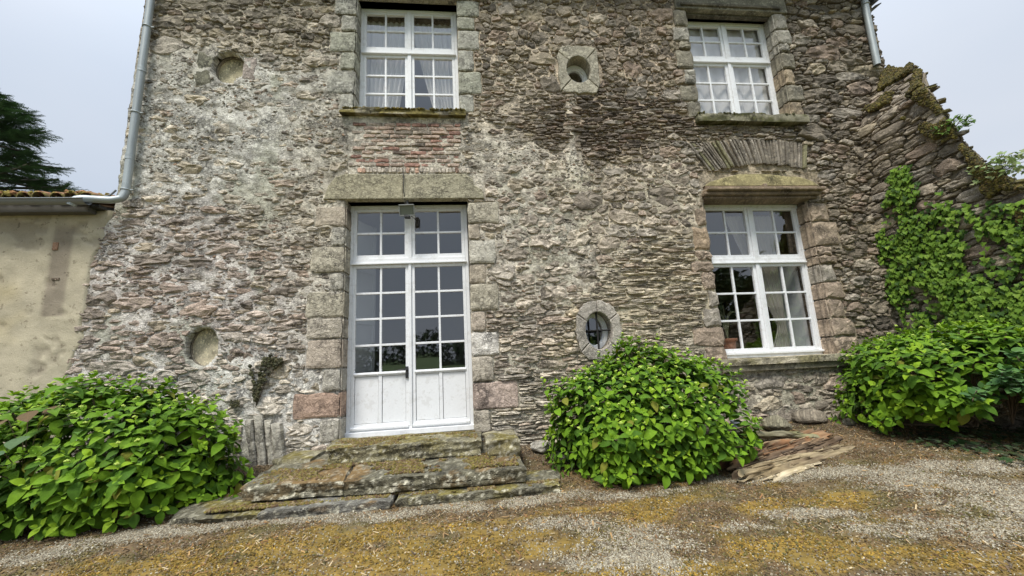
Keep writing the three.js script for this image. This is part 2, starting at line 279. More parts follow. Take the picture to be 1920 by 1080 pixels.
function freeFacade(x, y) {
  let d = Math.min(x - xl(y), XR - 0.004 - x, WALL_TOP - y, y + 0.05, 0.5);
  if (y < 4.5) d = Math.min(d, 6.3 - x);
  const l = rectBuckets.get(Math.floor(x * 2) * 1000 + Math.floor(y * 2)); if (l) for (const r of l) { const e = sdRect(x, y, r); if (e < d) d = e; }
  for (const e of OCU_OUT) d = Math.min(d, sdEll(x, y, e)); for (const e of NICHE) d = Math.min(d, sdEll(x, y, e) - 0.02);
  return d;
}
// ---- solid wall body with the openings cut through, and the mortar skin in front of it
const wallBody = (() => {
  const s = new THREE.Shape([[-4.42, 0], [XR, 0], [XR, WALL_TOP], [XL, WALL_TOP]].map((p) => new THREE.Vector2(...p)));
  for (const r of Object.values(OPEN)) s.holes.push(new THREE.Path([[r[0], r[2]], [r[0], r[3]], [r[1], r[3]], [r[1], r[2]]].map((p) => new THREE.Vector2(...p))));
  for (const e of OCU) { const h = new THREE.Path(); h.absellipse(e[0], e[1], e[2], e[3], 0, Math.PI * 2, true); s.holes.push(h); }
  for (const e of NICHE) { const h = new THREE.Path(); h.absellipse(e[0], e[1], e[2], e[3], 0, Math.PI * 2, true); s.holes.push(h); }
  const g = new THREE.ExtrudeGeometry(s, { depth: 0.42, bevelEnabled: false, curveSegments: 40 }); g.translate(0, 0, -0.5);
  return paintGeo(g, (x, y) => { const k = CK * (0.9 + 0.25 * fbm(x * 6, y * 6)); return x > 2.5 ? [0.2 * k, 0.17 * k, 0.13 * k] : [0.25 * k, 0.225 * k, 0.18 * k]; });
})();
const mortarZ = (x, y, r) => -0.03 + 0.046 * r.flush + (0.014 + 0.014 * r.flush) * fbm(x * 8, y * 16, 2.2, 5) + 0.012 * fbm(x * 2, y * 2, 5.5, 2);
function mortarSheet() {
  const mb = new MB(), st = 0.03, nx = Math.ceil((XR + 4.95) / st), ny = Math.ceil(WALL_TOP / st), id = new Int32Array((nx + 1) * (ny + 1)).fill(-1), inside = new Uint8Array((nx + 1) * (ny + 1));
  const holes = Object.values(OPEN);
  for (let j = 0; j <= ny; j++) for (let i = 0; i <= nx; i++) {
    let x = XR - i * st, y = Math.min(j * st, WALL_TOP); const k = j * (nx + 1) + i;
    let far = 0;
    for (const r of holes) { const d = sdRect(x, y, r); if (d < 0) { inside[k] = 1; if (d > -st * 1.05) { const e = [x - r[0], r[1] - x, y - r[2], r[3] - y], m = Math.min(...e); if (m === e[0]) x = r[0]; else if (m === e[1]) x = r[1]; else if (m === e[2]) y = r[2]; else y = r[3]; } else far = 1; } }
    for (const e of [...OCU, ...NICHE]) { const d = sdEll(x, y, e); if (d < 0) { inside[k] = 1; if (d > -st * 1.2) { const f = 1 / Math.hypot((x - e[0]) / e[2], (y - e[1]) / e[3]); x = e[0] + (x - e[0]) * f; y = e[1] + (y - e[1]) * f; } else far = 1; } }
    const L = xl(y); if (x < L) { inside[k] = 1; if (x > L - st) x = L; else far = 1; }
    if (far) continue;
    const r = regionC(x, y), z = inside[k] ? -0.06 : mortarZ(x, y, r);
    const l = fbm(x * 5, y * 5, 7.7, 5), l2 = noise(x * 31, y * 31, 1.1), m = CK * (1 + 0.42 * l + 0.13 * l2);
    let c = [r.mc[0] * m, r.mc[1] * m, r.mc[2] * m];
    const gr = ss(0.12, 0.4, fbm(x * 2.3, y * 1.1, 31, 4)) * 0.55 * r.lich; c = mixc(c, [0.21 * CK, 0.22 * CK, 0.16 * CK], gr);
    const dk = ss(0.1, 0.36, fbm(x * 8, y * 11, 57, 4)) * 0.5; c = mixc(c, [r.sc[0] * 0.9, r.sc[1] * 0.9, r.sc[2] * 0.9], dk);
    id[k] = mb.v(x, y, z, c, x, y);
  }
  for (let j = 0; j < ny; j++) for (let i = 0; i < nx; i++) {
    const a = j * (nx + 1) + i, b = a + 1, c = a + nx + 2, d = a + nx + 1; if (id[a] < 0 || id[b] < 0 || id[c] < 0 || id[d] < 0) continue;
    if (inside[a] && inside[b] && inside[c] && inside[d]) continue;
    mb.q(id[a], id[d], id[c], id[b]);
  }
  return mb.geo(true);
}
const wall = part('wall', wallBody, M.bareS, house);
tag(part('mortar', mortarSheet(), M.lichS, wall), 'pale worn lime mortar between the stones');
const facadePlace = (x, y, h) => [x, y, h];
// colours of single stones
function stoneTone(r, P, x, y, R) {
  const k = 0.72 + 0.62 * r; let c = [P.sc[0] * k, P.sc[1] * k, P.sc[2] * k]; const q = R();
  if (q < 0.1) c = mixc(c, [0.27, 0.15, 0.11], 0.45); else if (q < 0.2) c = mixc(c, [0.3, 0.25, 0.14], 0.5); else if (q < 0.34) c = mixc(c, [0.24, 0.235, 0.22], 0.6); else if (q < 0.42) c = mixc(c, [0.1, 0.085, 0.07], 0.6); else if (q < 0.47) c = mixc(c, [0.42, 0.38, 0.31], 0.6);
  const red = ss(0.5, 0.1, Math.hypot((x - 3.05) / 0.5, (y - 4.35) / 0.6)) * 0.6 * (q > 0.5 ? 1 : 0); c = mixc(c, [0.33, 0.17, 0.1], red);
  const mv = ss(1.1, 0.2, Math.hypot((x + 3.6) / 1.0, (y - 2.2) / 0.9)) * 0.5 * (q > 0.45 ? 1 : 0); c = mixc(c, [0.25, 0.165, 0.145], mv);
  const lu = 0.3 * c[0] + 0.5 * c[1] + 0.2 * c[2]; return mixc(c, [lu * 1.17, lu * 1.01, lu * 0.8], 0.55);
}
{
  const R = rng(5);
  const P = (x, y) => { const r = regionC(x, y); return x > 6.25 && y < 4.5 ? null : { ...r, joint: 0.004 + 0.006 * (1 - r.flush) }; };
  const stones = packStones(-4.95, XR, 0, WALL_TOP, P, freeFacade, 3);
  stones.sort((a, b) => b.area - a.area);
  const rest = { lich: new MB(), bare: new MB() };
  stones.forEach((s, k) => {
    const r = s.P, face = mix(0.008 + 0.036 * s.r, -0.012 + 0.022 * s.r, clamp(r.flush * 1.1)) + 0.006 * R(), mat = r.lich + 0.3 * (R() - 0.5) > 0.55 ? 'lich' : 'bare';
    const mb = k < 300 ? new MB() : rest[mat], c = stoneTone(s.r, r, s.cx, s.cy, R);
    stoneMesh(mb, s.pts, s.cx, s.cy, face, -0.06, c, 0.011 + 0.014 * Math.min(1, s.area * 40), R, facadePlace);
    if (k < 300) part('stone', mb.geo(), M[mat], wall);
  });
  for (const k of ['lich', 'bare']) tag(part('rubble_stones', rest[k].geo(), M[k], wall), null, null, null, 'stuff');
  console.log('facade stones', stones.length);
}
{ // small chips and gallets set in the mortar
  const R = rng(67), list = []; let tr = 0;
  while (list.length < 6500 && tr++ < 200000) { const x = mix(-4.9, XR, R()), y = mix(0.1, WALL_TOP, R()); if (y < 4.5 && x > 6.2) continue; const r = regionC(x, y); if (R() > r.flush * 1.05 * ss(-0.12, 0.2, fbm(x * 2.6, y * 3.4, 91, 4)) || freeFacade(x, y) < 0.02) continue; list.push([x, y, r]); }
  const g = new THREE.IcosahedronGeometry(1, 0), im = new THREE.InstancedMesh(g, std({ map: bareMap, flatShading: true }), list.length), m = new THREE.Matrix4(), c = new THREE.Color(), e = new THREE.Euler(), q4 = new THREE.Quaternion();
  list.forEach(([x, y, r], k) => { const s = 0.005 + 0.024 * R() * R() * R() + 0.005 * R(); e.set(0.7 * (R() - 0.5), 0.7 * (R() - 0.5), 1.1 * (R() - 0.5)); m.compose(V(x, y, mortarZ(x, y, r) + 0.002 * R()), q4.setFromEuler(e), V(s * (0.9 + 1.4 * R()), s * (0.6 + 0.5 * R()), s * 0.5)); im.setMatrixAt(k, m); const t = R(), f = 1.7 * (0.7 + 0.6 * R()); let q = t < 0.3 ? [0.14, 0.12, 0.1] : t < 0.7 ? r.sc : t < 0.9 ? [0.36, 0.34, 0.3] : [0.28, 0.19, 0.13]; im.setColorAt(k, c.setRGB(q[0] * f, q[1] * f, q[2] * f)); });
  im.name = 'stone_chips'; im.castShadow = im.receiveShadow = true; im.userData.kind = 'stuff'; wall.add(im);
}
// dressed jamb stones
function blockOutline(r, R, j = 0.012, n = 4) {
  const [x0, x1, y0, y1] = r, rc = Math.min(0.02, (x1 - x0) * 0.2, (y1 - y0) * 0.2), o = [], jj = () => (R() - 0.5) * j;
  for (const [ax, ay, bx, by] of [[x0, y0, x1, y0], [x1, y0, x1, y1], [x1, y1, x0, y1], [x0, y1, x0, y0]]) { const L = Math.hypot(bx - ax, by - ay); for (let k = 0; k < n; k++) { const t = (rc + (L - 2 * rc) * k / (n - 1)) / L; o.push([mix(ax, bx, t) + jj(), mix(ay, by, t) + jj()]); } }
  return o;
}
{
  const R = rng(19);
  for (const r of DRESSED) {
    const right = r[0] > 2.8, low = r[3] < 2.1, up = r[2] > 4.6; let c = right ? (up ? [0.19, 0.175, 0.135] : [0.27, 0.215, 0.16]) : up ? [0.235, 0.235, 0.19] : low ? [0.29, 0.26, 0.215] : [0.285, 0.26, 0.205];
    const q = R(); if (!up && q < 0.3) c = mixc(c, [0.3, 0.235, 0.19], 0.35); else if (q < 0.55) c = mixc(c, [0.3, 0.29, 0.26], 0.6); else if (right && q < 0.75) c = mixc(c, [0.3, 0.22, 0.14], 0.5);
    if (Math.abs(r[2] - 0.78) < 0.02 && r[0] < -2) c = [0.28, 0.2, 0.155]; if (Math.abs(r[2] - 1.43) < 0.02 && r[1] > 0) c = [0.4, 0.38, 0.35]; if (Math.abs(r[2] - 0.77) < 0.02 && r[1] > 0.4) c = [0.32, 0.255, 0.22];
    const mb = new MB(), e = 0.004, rr = [r[0] + e, r[1] - e, r[2] + e, r[3] - e];
    // the edge against the opening is dressed straight
    const o = blockOutline(rr, R, right ? 0.034 : 0.016);
    stoneMesh(mb, o, (r[0] + r[1]) / 2, (r[2] + r[3]) / 2, 0.014 + 0.014 * R(), -0.1, c, right ? 0.012 : 0.005, R, facadePlace, { tilt: 0.03, bevel: right ? 0.022 : 0.012 });
    part('dressed_stone', mb.geo(), right ? M.bare : M.lich, wall);
    const inner = [[-1.64, -1, 1], [-1.575, -1, 1], [5.06, 1, 1], [5.04, 1, 1]].find((q) => Math.abs((q[1] < 0 ? r[1] : r[0]) - q[0]) < 0.002);
    if (inner) { const e0 = inner[0], w = right ? 0.022 : 0.012, g = roughSlab([[Math.min(e0, e0 - inner[1] * w), -0.2], [Math.max(e0, e0 - inner[1] * w), -0.2], [Math.max(e0, e0 - inner[1] * w), -0.005], [Math.min(e0, e0 - inner[1] * w), -0.005]], r[2] + 0.006, r[3] - 0.006, [2, 10, 8], 0.006, (x, y, z) => { const k = CK * (1 + 0.45 * fbm(x * 9, y * 9, z * 9, 3)); return [c[0] * k, c[1] * k, c[2] * k]; }, r[2]); part('jamb_return', g, M.bareS, wall); if (right) { const cg = new THREE.CylinderGeometry(0.034, 0.034, r[3] - r[2] - 0.014, 10, 8); cg.translate(e0 - 0.008, (r[2] + r[3]) / 2, -0.075); paintGeo(cg, (x, y, z) => { const k = CK * (1 + 0.4 * fbm(x * 9, y * 9, z * 9, 3)); return [c[0] * k, c[1] * k, c[2] * k]; }); part('jamb_roll', cg, M.bareS, wall); } }
  }
  for (const r of NICHE_STONE) { const mb = new MB(); stoneMesh(mb, blockOutline(r, R, 0.03), (r[0] + r[1]) / 2, (r[2] + r[3]) / 2, 0.015, -0.08, r[0] < -3.5 ? [0.15, 0.145, 0.105] : [0.29, 0.25, 0.22], 0.008, R, facadePlace, { tilt: 0.03 }); part('dressed_stone', mb.geo(), M.bare, wall); }
}
function shapeBlock(pts, z0, z1, c, mat, bevel = 0.012, name = 'lintel', parent = wall, jit = 0.25, seed = 1) {
  const s = new THREE.Shape(pts.map((p) => new THREE.Vector2(...p)));
  const g = new THREE.ExtrudeGeometry(s, { depth: z1 - z0 - bevel, bevelEnabled: true, bevelThickness: bevel, bevelSize: bevel * 0.8, bevelOffset: -bevel * 0.8, bevelSegments: 2, curveSegments: 10, steps: 1 }); g.translate(0, 0, z0);
  paintGeo(g, (x, y, z) => { const k = CK * (1 + jit * fbm(x * 7 + seed, y * 7, z * 7)); return [c[0] * k, c[1] * k, c[2] * k]; });
  return part(name, g, mat, parent);
}
// door lintel in two halves
shapeBlock([[-1.92, 3.55], [-0.902, 3.55], [-0.898, 3.9], [-1.66, 3.91], [-1.78, 3.86], [-1.87, 3.74]], -0.22, 0.03, [0.25, 0.228, 0.16], M.lichS, 0.012);
shapeBlock([[-0.899, 3.55], [0.19, 3.55], [0.17, 3.68], [0.06, 3.74], [0.04, 3.84], [-0.06, 3.91], [-0.895, 3.9]], -0.22, 0.032, [0.255, 0.235, 0.17], M.lichS, 0.012);
// upper lintels
shapeBlock([[-1.62, 6.74], [-0.05, 6.74], [-0.05, 7.04], [-1.62, 7.04]], -0.22, 0.035, [0.22, 0.2, 0.15], M.lichS);
part('drip_moulding', paintGeo(rbox(-1.66, -0.02, 6.755, 6.8, 0.0, 0.06, 0.01), () => [0.2, 0.18, 0.13]), M.bareS, wall);
shapeBlock([[3.36, 6.76], [5.3, 6.76], [5.28, 7.04], [3.36, 7.04]], -0.22, 0.035, [0.19, 0.18, 0.14], M.bareS);
part('lintel_moulding', paintGeo(rbox(3.44, 5.16, 6.80, 6.85, 0.0, 0.065, 0.012), () => [0.22, 0.2, 0.15]), M.bareS, wall);
part('lintel_moulding', paintGeo(rbox(3.46, 5.14, 6.72, 6.79, -0.12, -0.05, 0.012), () => [0.2, 0.18, 0.14]), M.bareS, wall);
// moulded cornice lintel over the lower right window
shapeBlock([[3.4, 3.715], [5.22, 3.715], [5.16, 3.78], [4.96, 3.85], [4.62, 3.88], [4.3, 3.91], [3.96, 3.9], [3.7, 3.84], [3.5, 3.78]], -0.1, 0.045, [0.27, 0.235, 0.12], M.bareS);
part('cornice', paintGeo(rbox(3.38, 5.24, 3.61, 3.655, -0.1, 0.15, 0.014), (x, y) => { const k = CK * (1 + 0.3 * fbm(x * 8, y * 8)); return [0.21 * k, 0.162 * k, 0.112 * k]; }), M.bareS, wall);
part('cornice', paintGeo(rbox(3.41, 5.2, 3.655, 3.712, -0.1, 0.05, 0.01), (x, y) => { const k = CK * (1 + 0.3 * fbm(x * 8, y * 8)); return [0.18 * k, 0.13 * k, 0.09 * k]; }), M.bareS, wall);
part('cornice', paintGeo(rbox(3.36, 5.2, 3.555, 3.607, -0.1, 0.1, 0.014), (x, y) => { const k = CK * (1 + 0.3 * fbm(x * 8, y * 8)); return [0.185 * k, 0.142 * k, 0.1 * k]; }), M.bareS, wall);
part('cornice', paintGeo(rbox(3.38, 5.16, 3.515, 3.553, -0.2, 0.05, 0.01), (x, y) => { const k = CK * (1 + 0.3 * fbm(x * 8, y * 8)); return [0.195 * k, 0.15 * k, 0.11 * k]; }), M.bareS, wall);
part('cornice', paintGeo(rbox(4.28, 4.33, 3.66, 3.72, -0.05, 0.12, 0.01), () => [0.36, 0.28, 0.2]), M.bareS, wall);
// sills
function roughSlab(q, y0, y1, seg, disp, col, seed, tilt = 0) {          // q: four corners [x, z] back-left, back-right, front-right, front-left
  const [sx, sy, sz] = seg, g = new THREE.BoxGeometry(1, 1, 1, sx, sy, sz), p = g.attributes.position, c = new Float32Array(p.count * 3), u = g.attributes.uv, n = g.attributes.normal;
  for (let k = 0; k < p.count; k++) {
    const a = p.getX(k) + 0.5, b = p.getZ(k) + 0.5, h = p.getY(k) + 0.5;
    const sh = 1 - 0.02 * (1 - h);
    let x = mix(mix(q[0][0], q[1][0], a), mix(q[3][0], q[2][0], a), b), z = mix(mix(q[0][1], q[1][1], a), mix(q[3][1], q[2][1], a), b), y = mix(y0, y1, h);
    const edge = Math.min(a, 1 - a, b) ; y += h > 0.5 ? tilt * (b - 0.5) : 0;
    const d1 = fbm(x * 3 + seed, y * 14, z * 3, 4), d2 = fbm(x * 5, z * 5, seed + y * 3, 4);
    const ex = (a - 0.5) * 2, ez = b;
    if (ez > 0.6) z += disp * 1.6 * d1 * (b > 0.99 || true ? 1 : 0); if (Math.abs(ex) > 0.6) x += disp * 1.4 * d1 * Math.sign(ex);
    y += h > 0.4 ? disp * 0.8 * d2 - (h > 0.9 && (edge < 0.02) ? 0.012 : 0) : 0;
    p.setXYZ(k, x, y, z); c.set(col(x, y, z, n.getY(k), h), k * 3);
    u.setXY(k, x + 0.4 * z + 0.3 * n.getZ(k), (n.getY(k) > 0.5 ? z : y) + 0.2 * n.getX(k) + seed);
  }
  g.setAttribute('color', new THREE.BufferAttribute(c, 3)); g.computeVertexNormals(); return g;
}
const mossCol = (base, moss, amt, f = 6) => (x, y, z, ny) => { const m = ss(0.2 - amt * 0.5, 0.35 - amt * 0.3, fbm(x * f, y * f * 1.3, z * f, 5) ), k = CK * (1 + 0.45 * fbm(x * 14, y * 14, z * 14, 3)); const c = mixc(base, moss, clamp(m)); return [c[0] * k, c[1] * k, c[2] * k]; };
part('sill', roughSlab([[-1.66, -0.3], [-0.05, -0.3], [-0.02, 0.075], [-1.72, 0.075]], 4.775, 4.86, [60, 6, 12], 0.03, mossCol([0.22, 0.2, 0.14], [0.11, 0.09, 0.022], 0.6), 2), M.bareS, wall);
part('sill', roughSlab([[3.46, -0.3], [5.12, -0.3], [5.2, 0.1], [3.42, 0.1]], 4.73, 4.86, [40, 4, 8], 0.028, mossCol([0.17, 0.16, 0.11], [0.06, 0.06, 0.02], 0.7), 3), M.bareS, wall);
part('sill', roughSlab([[3.3, -0.3], [5.15, -0.3], [5.32, 0.1], [3.24, 0.1]], 1.14, 1.225, [40, 4, 8], 0.02, mossCol([0.3, 0.27, 0.2], [0.2, 0.18, 0.1], 0.4), 4), M.lichS, wall);
part('sill_moulding', roughSlab([[3.3, -0.1], [5.15, -0.1], [5.28, 0.06], [3.28, 0.06]], 1.06, 1.136, [40, 2, 4], 0.015, mossCol([0.2, 0.18, 0.135], [0.15, 0.14, 0.09], 0.3), 5), M.bareS, wall);
part('threshold', paintGeo(box(-1.66, -0.02, 0.3, 0.5, -0.5, 0.0), () => [0.3, 0.28, 0.2]), M.lichS, wall);
// moss on the sills
function mossTufts(name, spots, parent, cols, seed) {
  const R = rng(seed), g0 = new THREE.IcosahedronGeometry(1, 1); { const p = g0.attributes.position; for (let k = 0; k < p.count; k++) { const f = 1 + 0.35 * noise(p.getX(k) * 3, p.getY(k) * 3, p.getZ(k) * 3); p.setXYZ(k, p.getX(k) * f, p.getY(k) * f, p.getZ(k) * f); } g0.computeVertexNormals(); }
  const im = new THREE.InstancedMesh(g0, std({ color: 0xffffff, roughness: 1 }), spots.length), m = new THREE.Matrix4(), e = new THREE.Euler(), c = new THREE.Color();
  spots.forEach((s, k) => { e.set(R() * 6, R() * 6, R() * 6); m.compose(V(s[0], s[1], s[2]), new THREE.Quaternion().setFromEuler(e), V(s[3] * (0.7 + 0.6 * R()), s[3] * (0.5 + 0.5 * R()), s[3] * (0.7 + 0.6 * R()))); im.setMatrixAt(k, m); const q = cols[Math.floor(R() * cols.length)], f = 0.7 + 0.6 * R(); im.setColorAt(k, c.setRGB(q[0] * f, q[1] * f, q[2] * f)); });
  im.name = numbered(name); im.castShadow = im.receiveShadow = true; im.userData.kind = 'stuff'; parent.add(im); return im;
}
{
  const R = rng(8), a = [], b = [];
  for (let k = 0; k < 900; k++) { const x = mix(-1.7, -0.04, R()); if (noise(x * 7, 3) < -0.5) continue; a.push([x, 4.855 + 0.012 * R(), 0.075 - Math.abs(R() - R()) * 0.16, 0.008 + 0.012 * R()]); }
  for (let k = 0; k < 500; k++) { const x = mix(3.44, 5.18, R()); if (noise(x * 7, 9) < -0.1) continue; b.push([x, 4.86 + 0.01 * R(), 0.1 - R() * 0.12, 0.008 + 0.012 * R()]); }
  mossTufts('moss', a, wall, [[0.12, 0.092, 0.012], [0.15, 0.11, 0.018], [0.085, 0.07, 0.018]], 4);
  mossTufts('moss', b, wall, [[0.07, 0.065, 0.018], [0.045, 0.045, 0.015], [0.11, 0.1, 0.03]], 5);
}
// brick patch over the door
{
  const R = rng(23), rows = 11, y0 = 4.02, y1 = 4.69, bh = (y1 - y0) / rows;
  for (let r = 0; r < rows; r++) {
    let x = -1.6 + (r % 2) * 0.11 - R() * 0.06 + (r < 3 ? -0.02 : 0.05);
    while (x < -0.12) {
      const w = 0.17 + 0.08 * R(), xe = Math.min(x + w, -0.1); if (xe - x < 0.06) break;
      const mb = new MB(), q = R(); let c = q < 0.24 ? [0.24, 0.14, 0.11] : q < 0.62 ? [0.3, 0.23, 0.185] : q < 0.85 ? [0.36, 0.315, 0.26] : [0.26, 0.22, 0.18];
      const o = blockOutline([x + 0.007, xe - 0.007, y0 + r * bh + 0.007, y0 + (r + 1) * bh - 0.007], R, 0.012, 3);
      stoneMesh(mb, o, (x + xe) / 2, y0 + (r + 0.5) * bh, 0.004 + 0.016 * R(), -0.06, c, 0.004, R, facadePlace, { tilt: 0.08, bevel: 0.007 });
      part('brick', mb.geo(), R() < 0.8 ? M.lich : M.bare, wall); x = xe;
    }
  }
  // small upright stones over the lintel
  let x = -1.5; while (x < 0.0) { const w = 0.035 + 0.03 * R(), mb = new MB(); stoneMesh(mb, blockOutline([x + 0.004, x + w - 0.004, 3.93 + 0.01 * R(), 4.01 + 0.02 * (R() - 0.5)], R, 0.01, 3), x + w / 2, 3.97, 0.012 + 0.01 * R(), -0.06, R() < 0.3 ? [0.36, 0.24, 0.18] : [0.36, 0.32, 0.27], 0.004, R, facadePlace, { tilt: 0.1, bevel: 0.008 }); part('brick', mb.geo(), M.lich, wall); x += w; }
}
// relieving arch of slates over the lower right window
{
  const R = rng(31); let x = 3.52;
  while (x < 5.08) {
    const w = 0.032 + 0.03 * R(), t = (x - 4.4) / 0.8, lean = t < 0.1 ? 0.55 * (t - 0.1) : 0.3 * t, top = 4.47 - 0.07 * t * t + 0.02 * R(), bot = 4.06 - 0.1 * t * t + 0.03 * R();
    const xb = x - lean * 0.0 , xt = x + lean * 0.42;
    const o = [], n = 5; for (let k = 0; k < n; k++) o.push([mix(xb + 0.16, xt + 0.16, k / (n - 1)) * 0 + mix(x + (t < 0 ? 0.0 : 0), x + lean * 0.42, k / (n - 1)) + w - 0.004 + 0.006 * (R() - 0.5), mix(bot, top, k / (n - 1))]);
    for (let k = n - 1; k >= 0; k--) o.push([mix(x, x + lean * 0.42, k / (n - 1)) + 0.004 + 0.006 * (R() - 0.5), mix(bot, top, k / (n - 1))]);
    const mb = new MB(), q = R(), c = q < 0.12 ? [0.19, 0.18, 0.105] : q < 0.6 ? [0.17, 0.15, 0.12] : [0.23, 0.205, 0.17];
    stoneMesh(mb, o, x + lean * 0.21 + w / 2, (top + bot) / 2, 0.006 + 0.035 * R(), -0.06, c, 0.004, R, facadePlace, { tilt: 0.06, bevel: 0.008 });
    part('voussoir', mb.geo(), M.bare, wall); x += w;
  }
}
// surrounds of the two oculi
function ringStones(cx, cy, ri, ro, cuts, c, R, boxy = 0) {
  for (let k = 0; k < cuts.length; k++) {
    const a0 = cuts[k] + 0.015, a1 = (cuts[k + 1] ?? cuts[0] + Math.PI * 2) - 0.015, n = 9, o = [];
    for (let i = 0; i <= n; i++) { const a = mix(a0, a1, i / n), f = 1 + 0.07 * (R() - 0.5) - (boxy && Math.abs(Math.cos(a)) > Math.abs(Math.sin(a)) * 0.95 ? 0.14 : 0) + 0.07 * Math.pow(Math.abs(Math.sin(2 * a)), 3) + boxy * (1 / Math.pow(Math.cos(a) ** 6 + Math.sin(a) ** 6, 1 / 6) - 1); o.push([cx + Math.cos(a) * ro[0] * f, cy + Math.sin(a) * ro[1] * f]); }
    for (let i = n; i >= 0; i--) { const a = mix(a0, a1, i / n); o.push([cx + Math.cos(a) * ri[0], cy + Math.sin(a) * ri[1]]); }
    const f = 0.85 + 0.3 * R(); shapeBlock(o, -0.2, 0.028 + 0.01 * R(), c.map((v) => v * f), M.lichS, 0.014, 'dressed_stone', wall, 0.3, k * 3);
  }
}
{
  const R = rng(41), d = Math.PI / 180;
  ringStones(1.68, 5.6, [0.185, 0.225], [0.36, 0.4], [48 * d, 138 * d, 228 * d, 316 * d], [0.28, 0.26, 0.205], R, 0.62);
  ringStones(1.645, 1.685, [0.183, 0.248], [0.31, 0.4], [32 * d, 90 * d, 148 * d, 218 * d, 322 * d], [0.27, 0.245, 0.215], R);
}
// blind niches: a plastered back at the bottom of each round recess
for (const [e, c, dz] of [[NICHE[0], [0.5, 0.45, 0.31], -0.12], [NICHE[1], [0.5, 0.45, 0.33], -0.11]]) {
  const g = new THREE.CircleGeometry(1, 40); g.scale(e[2] + 0.03, e[3] + 0.03, 1); g.translate(e[0], e[1], dz); const b = g.clone();
  const gg = new THREE.CylinderGeometry(1, 1, 0.1, 40, 1); gg.rotateX(Math.PI / 2); gg.scale(e[2] + 0.03, e[3] + 0.03, 1); gg.translate(e[0], e[1], dz - 0.05);
  part('niche_back', paintGeo(gg, (x, y, z) => { const k = CK * (1 + 0.5 * fbm(x * 8, y * 8, z)); return [c[0] * k, c[1] * k, c[2] * k]; }), M.bareS, wall, 'pale plaster filling of a round blind niche');
}
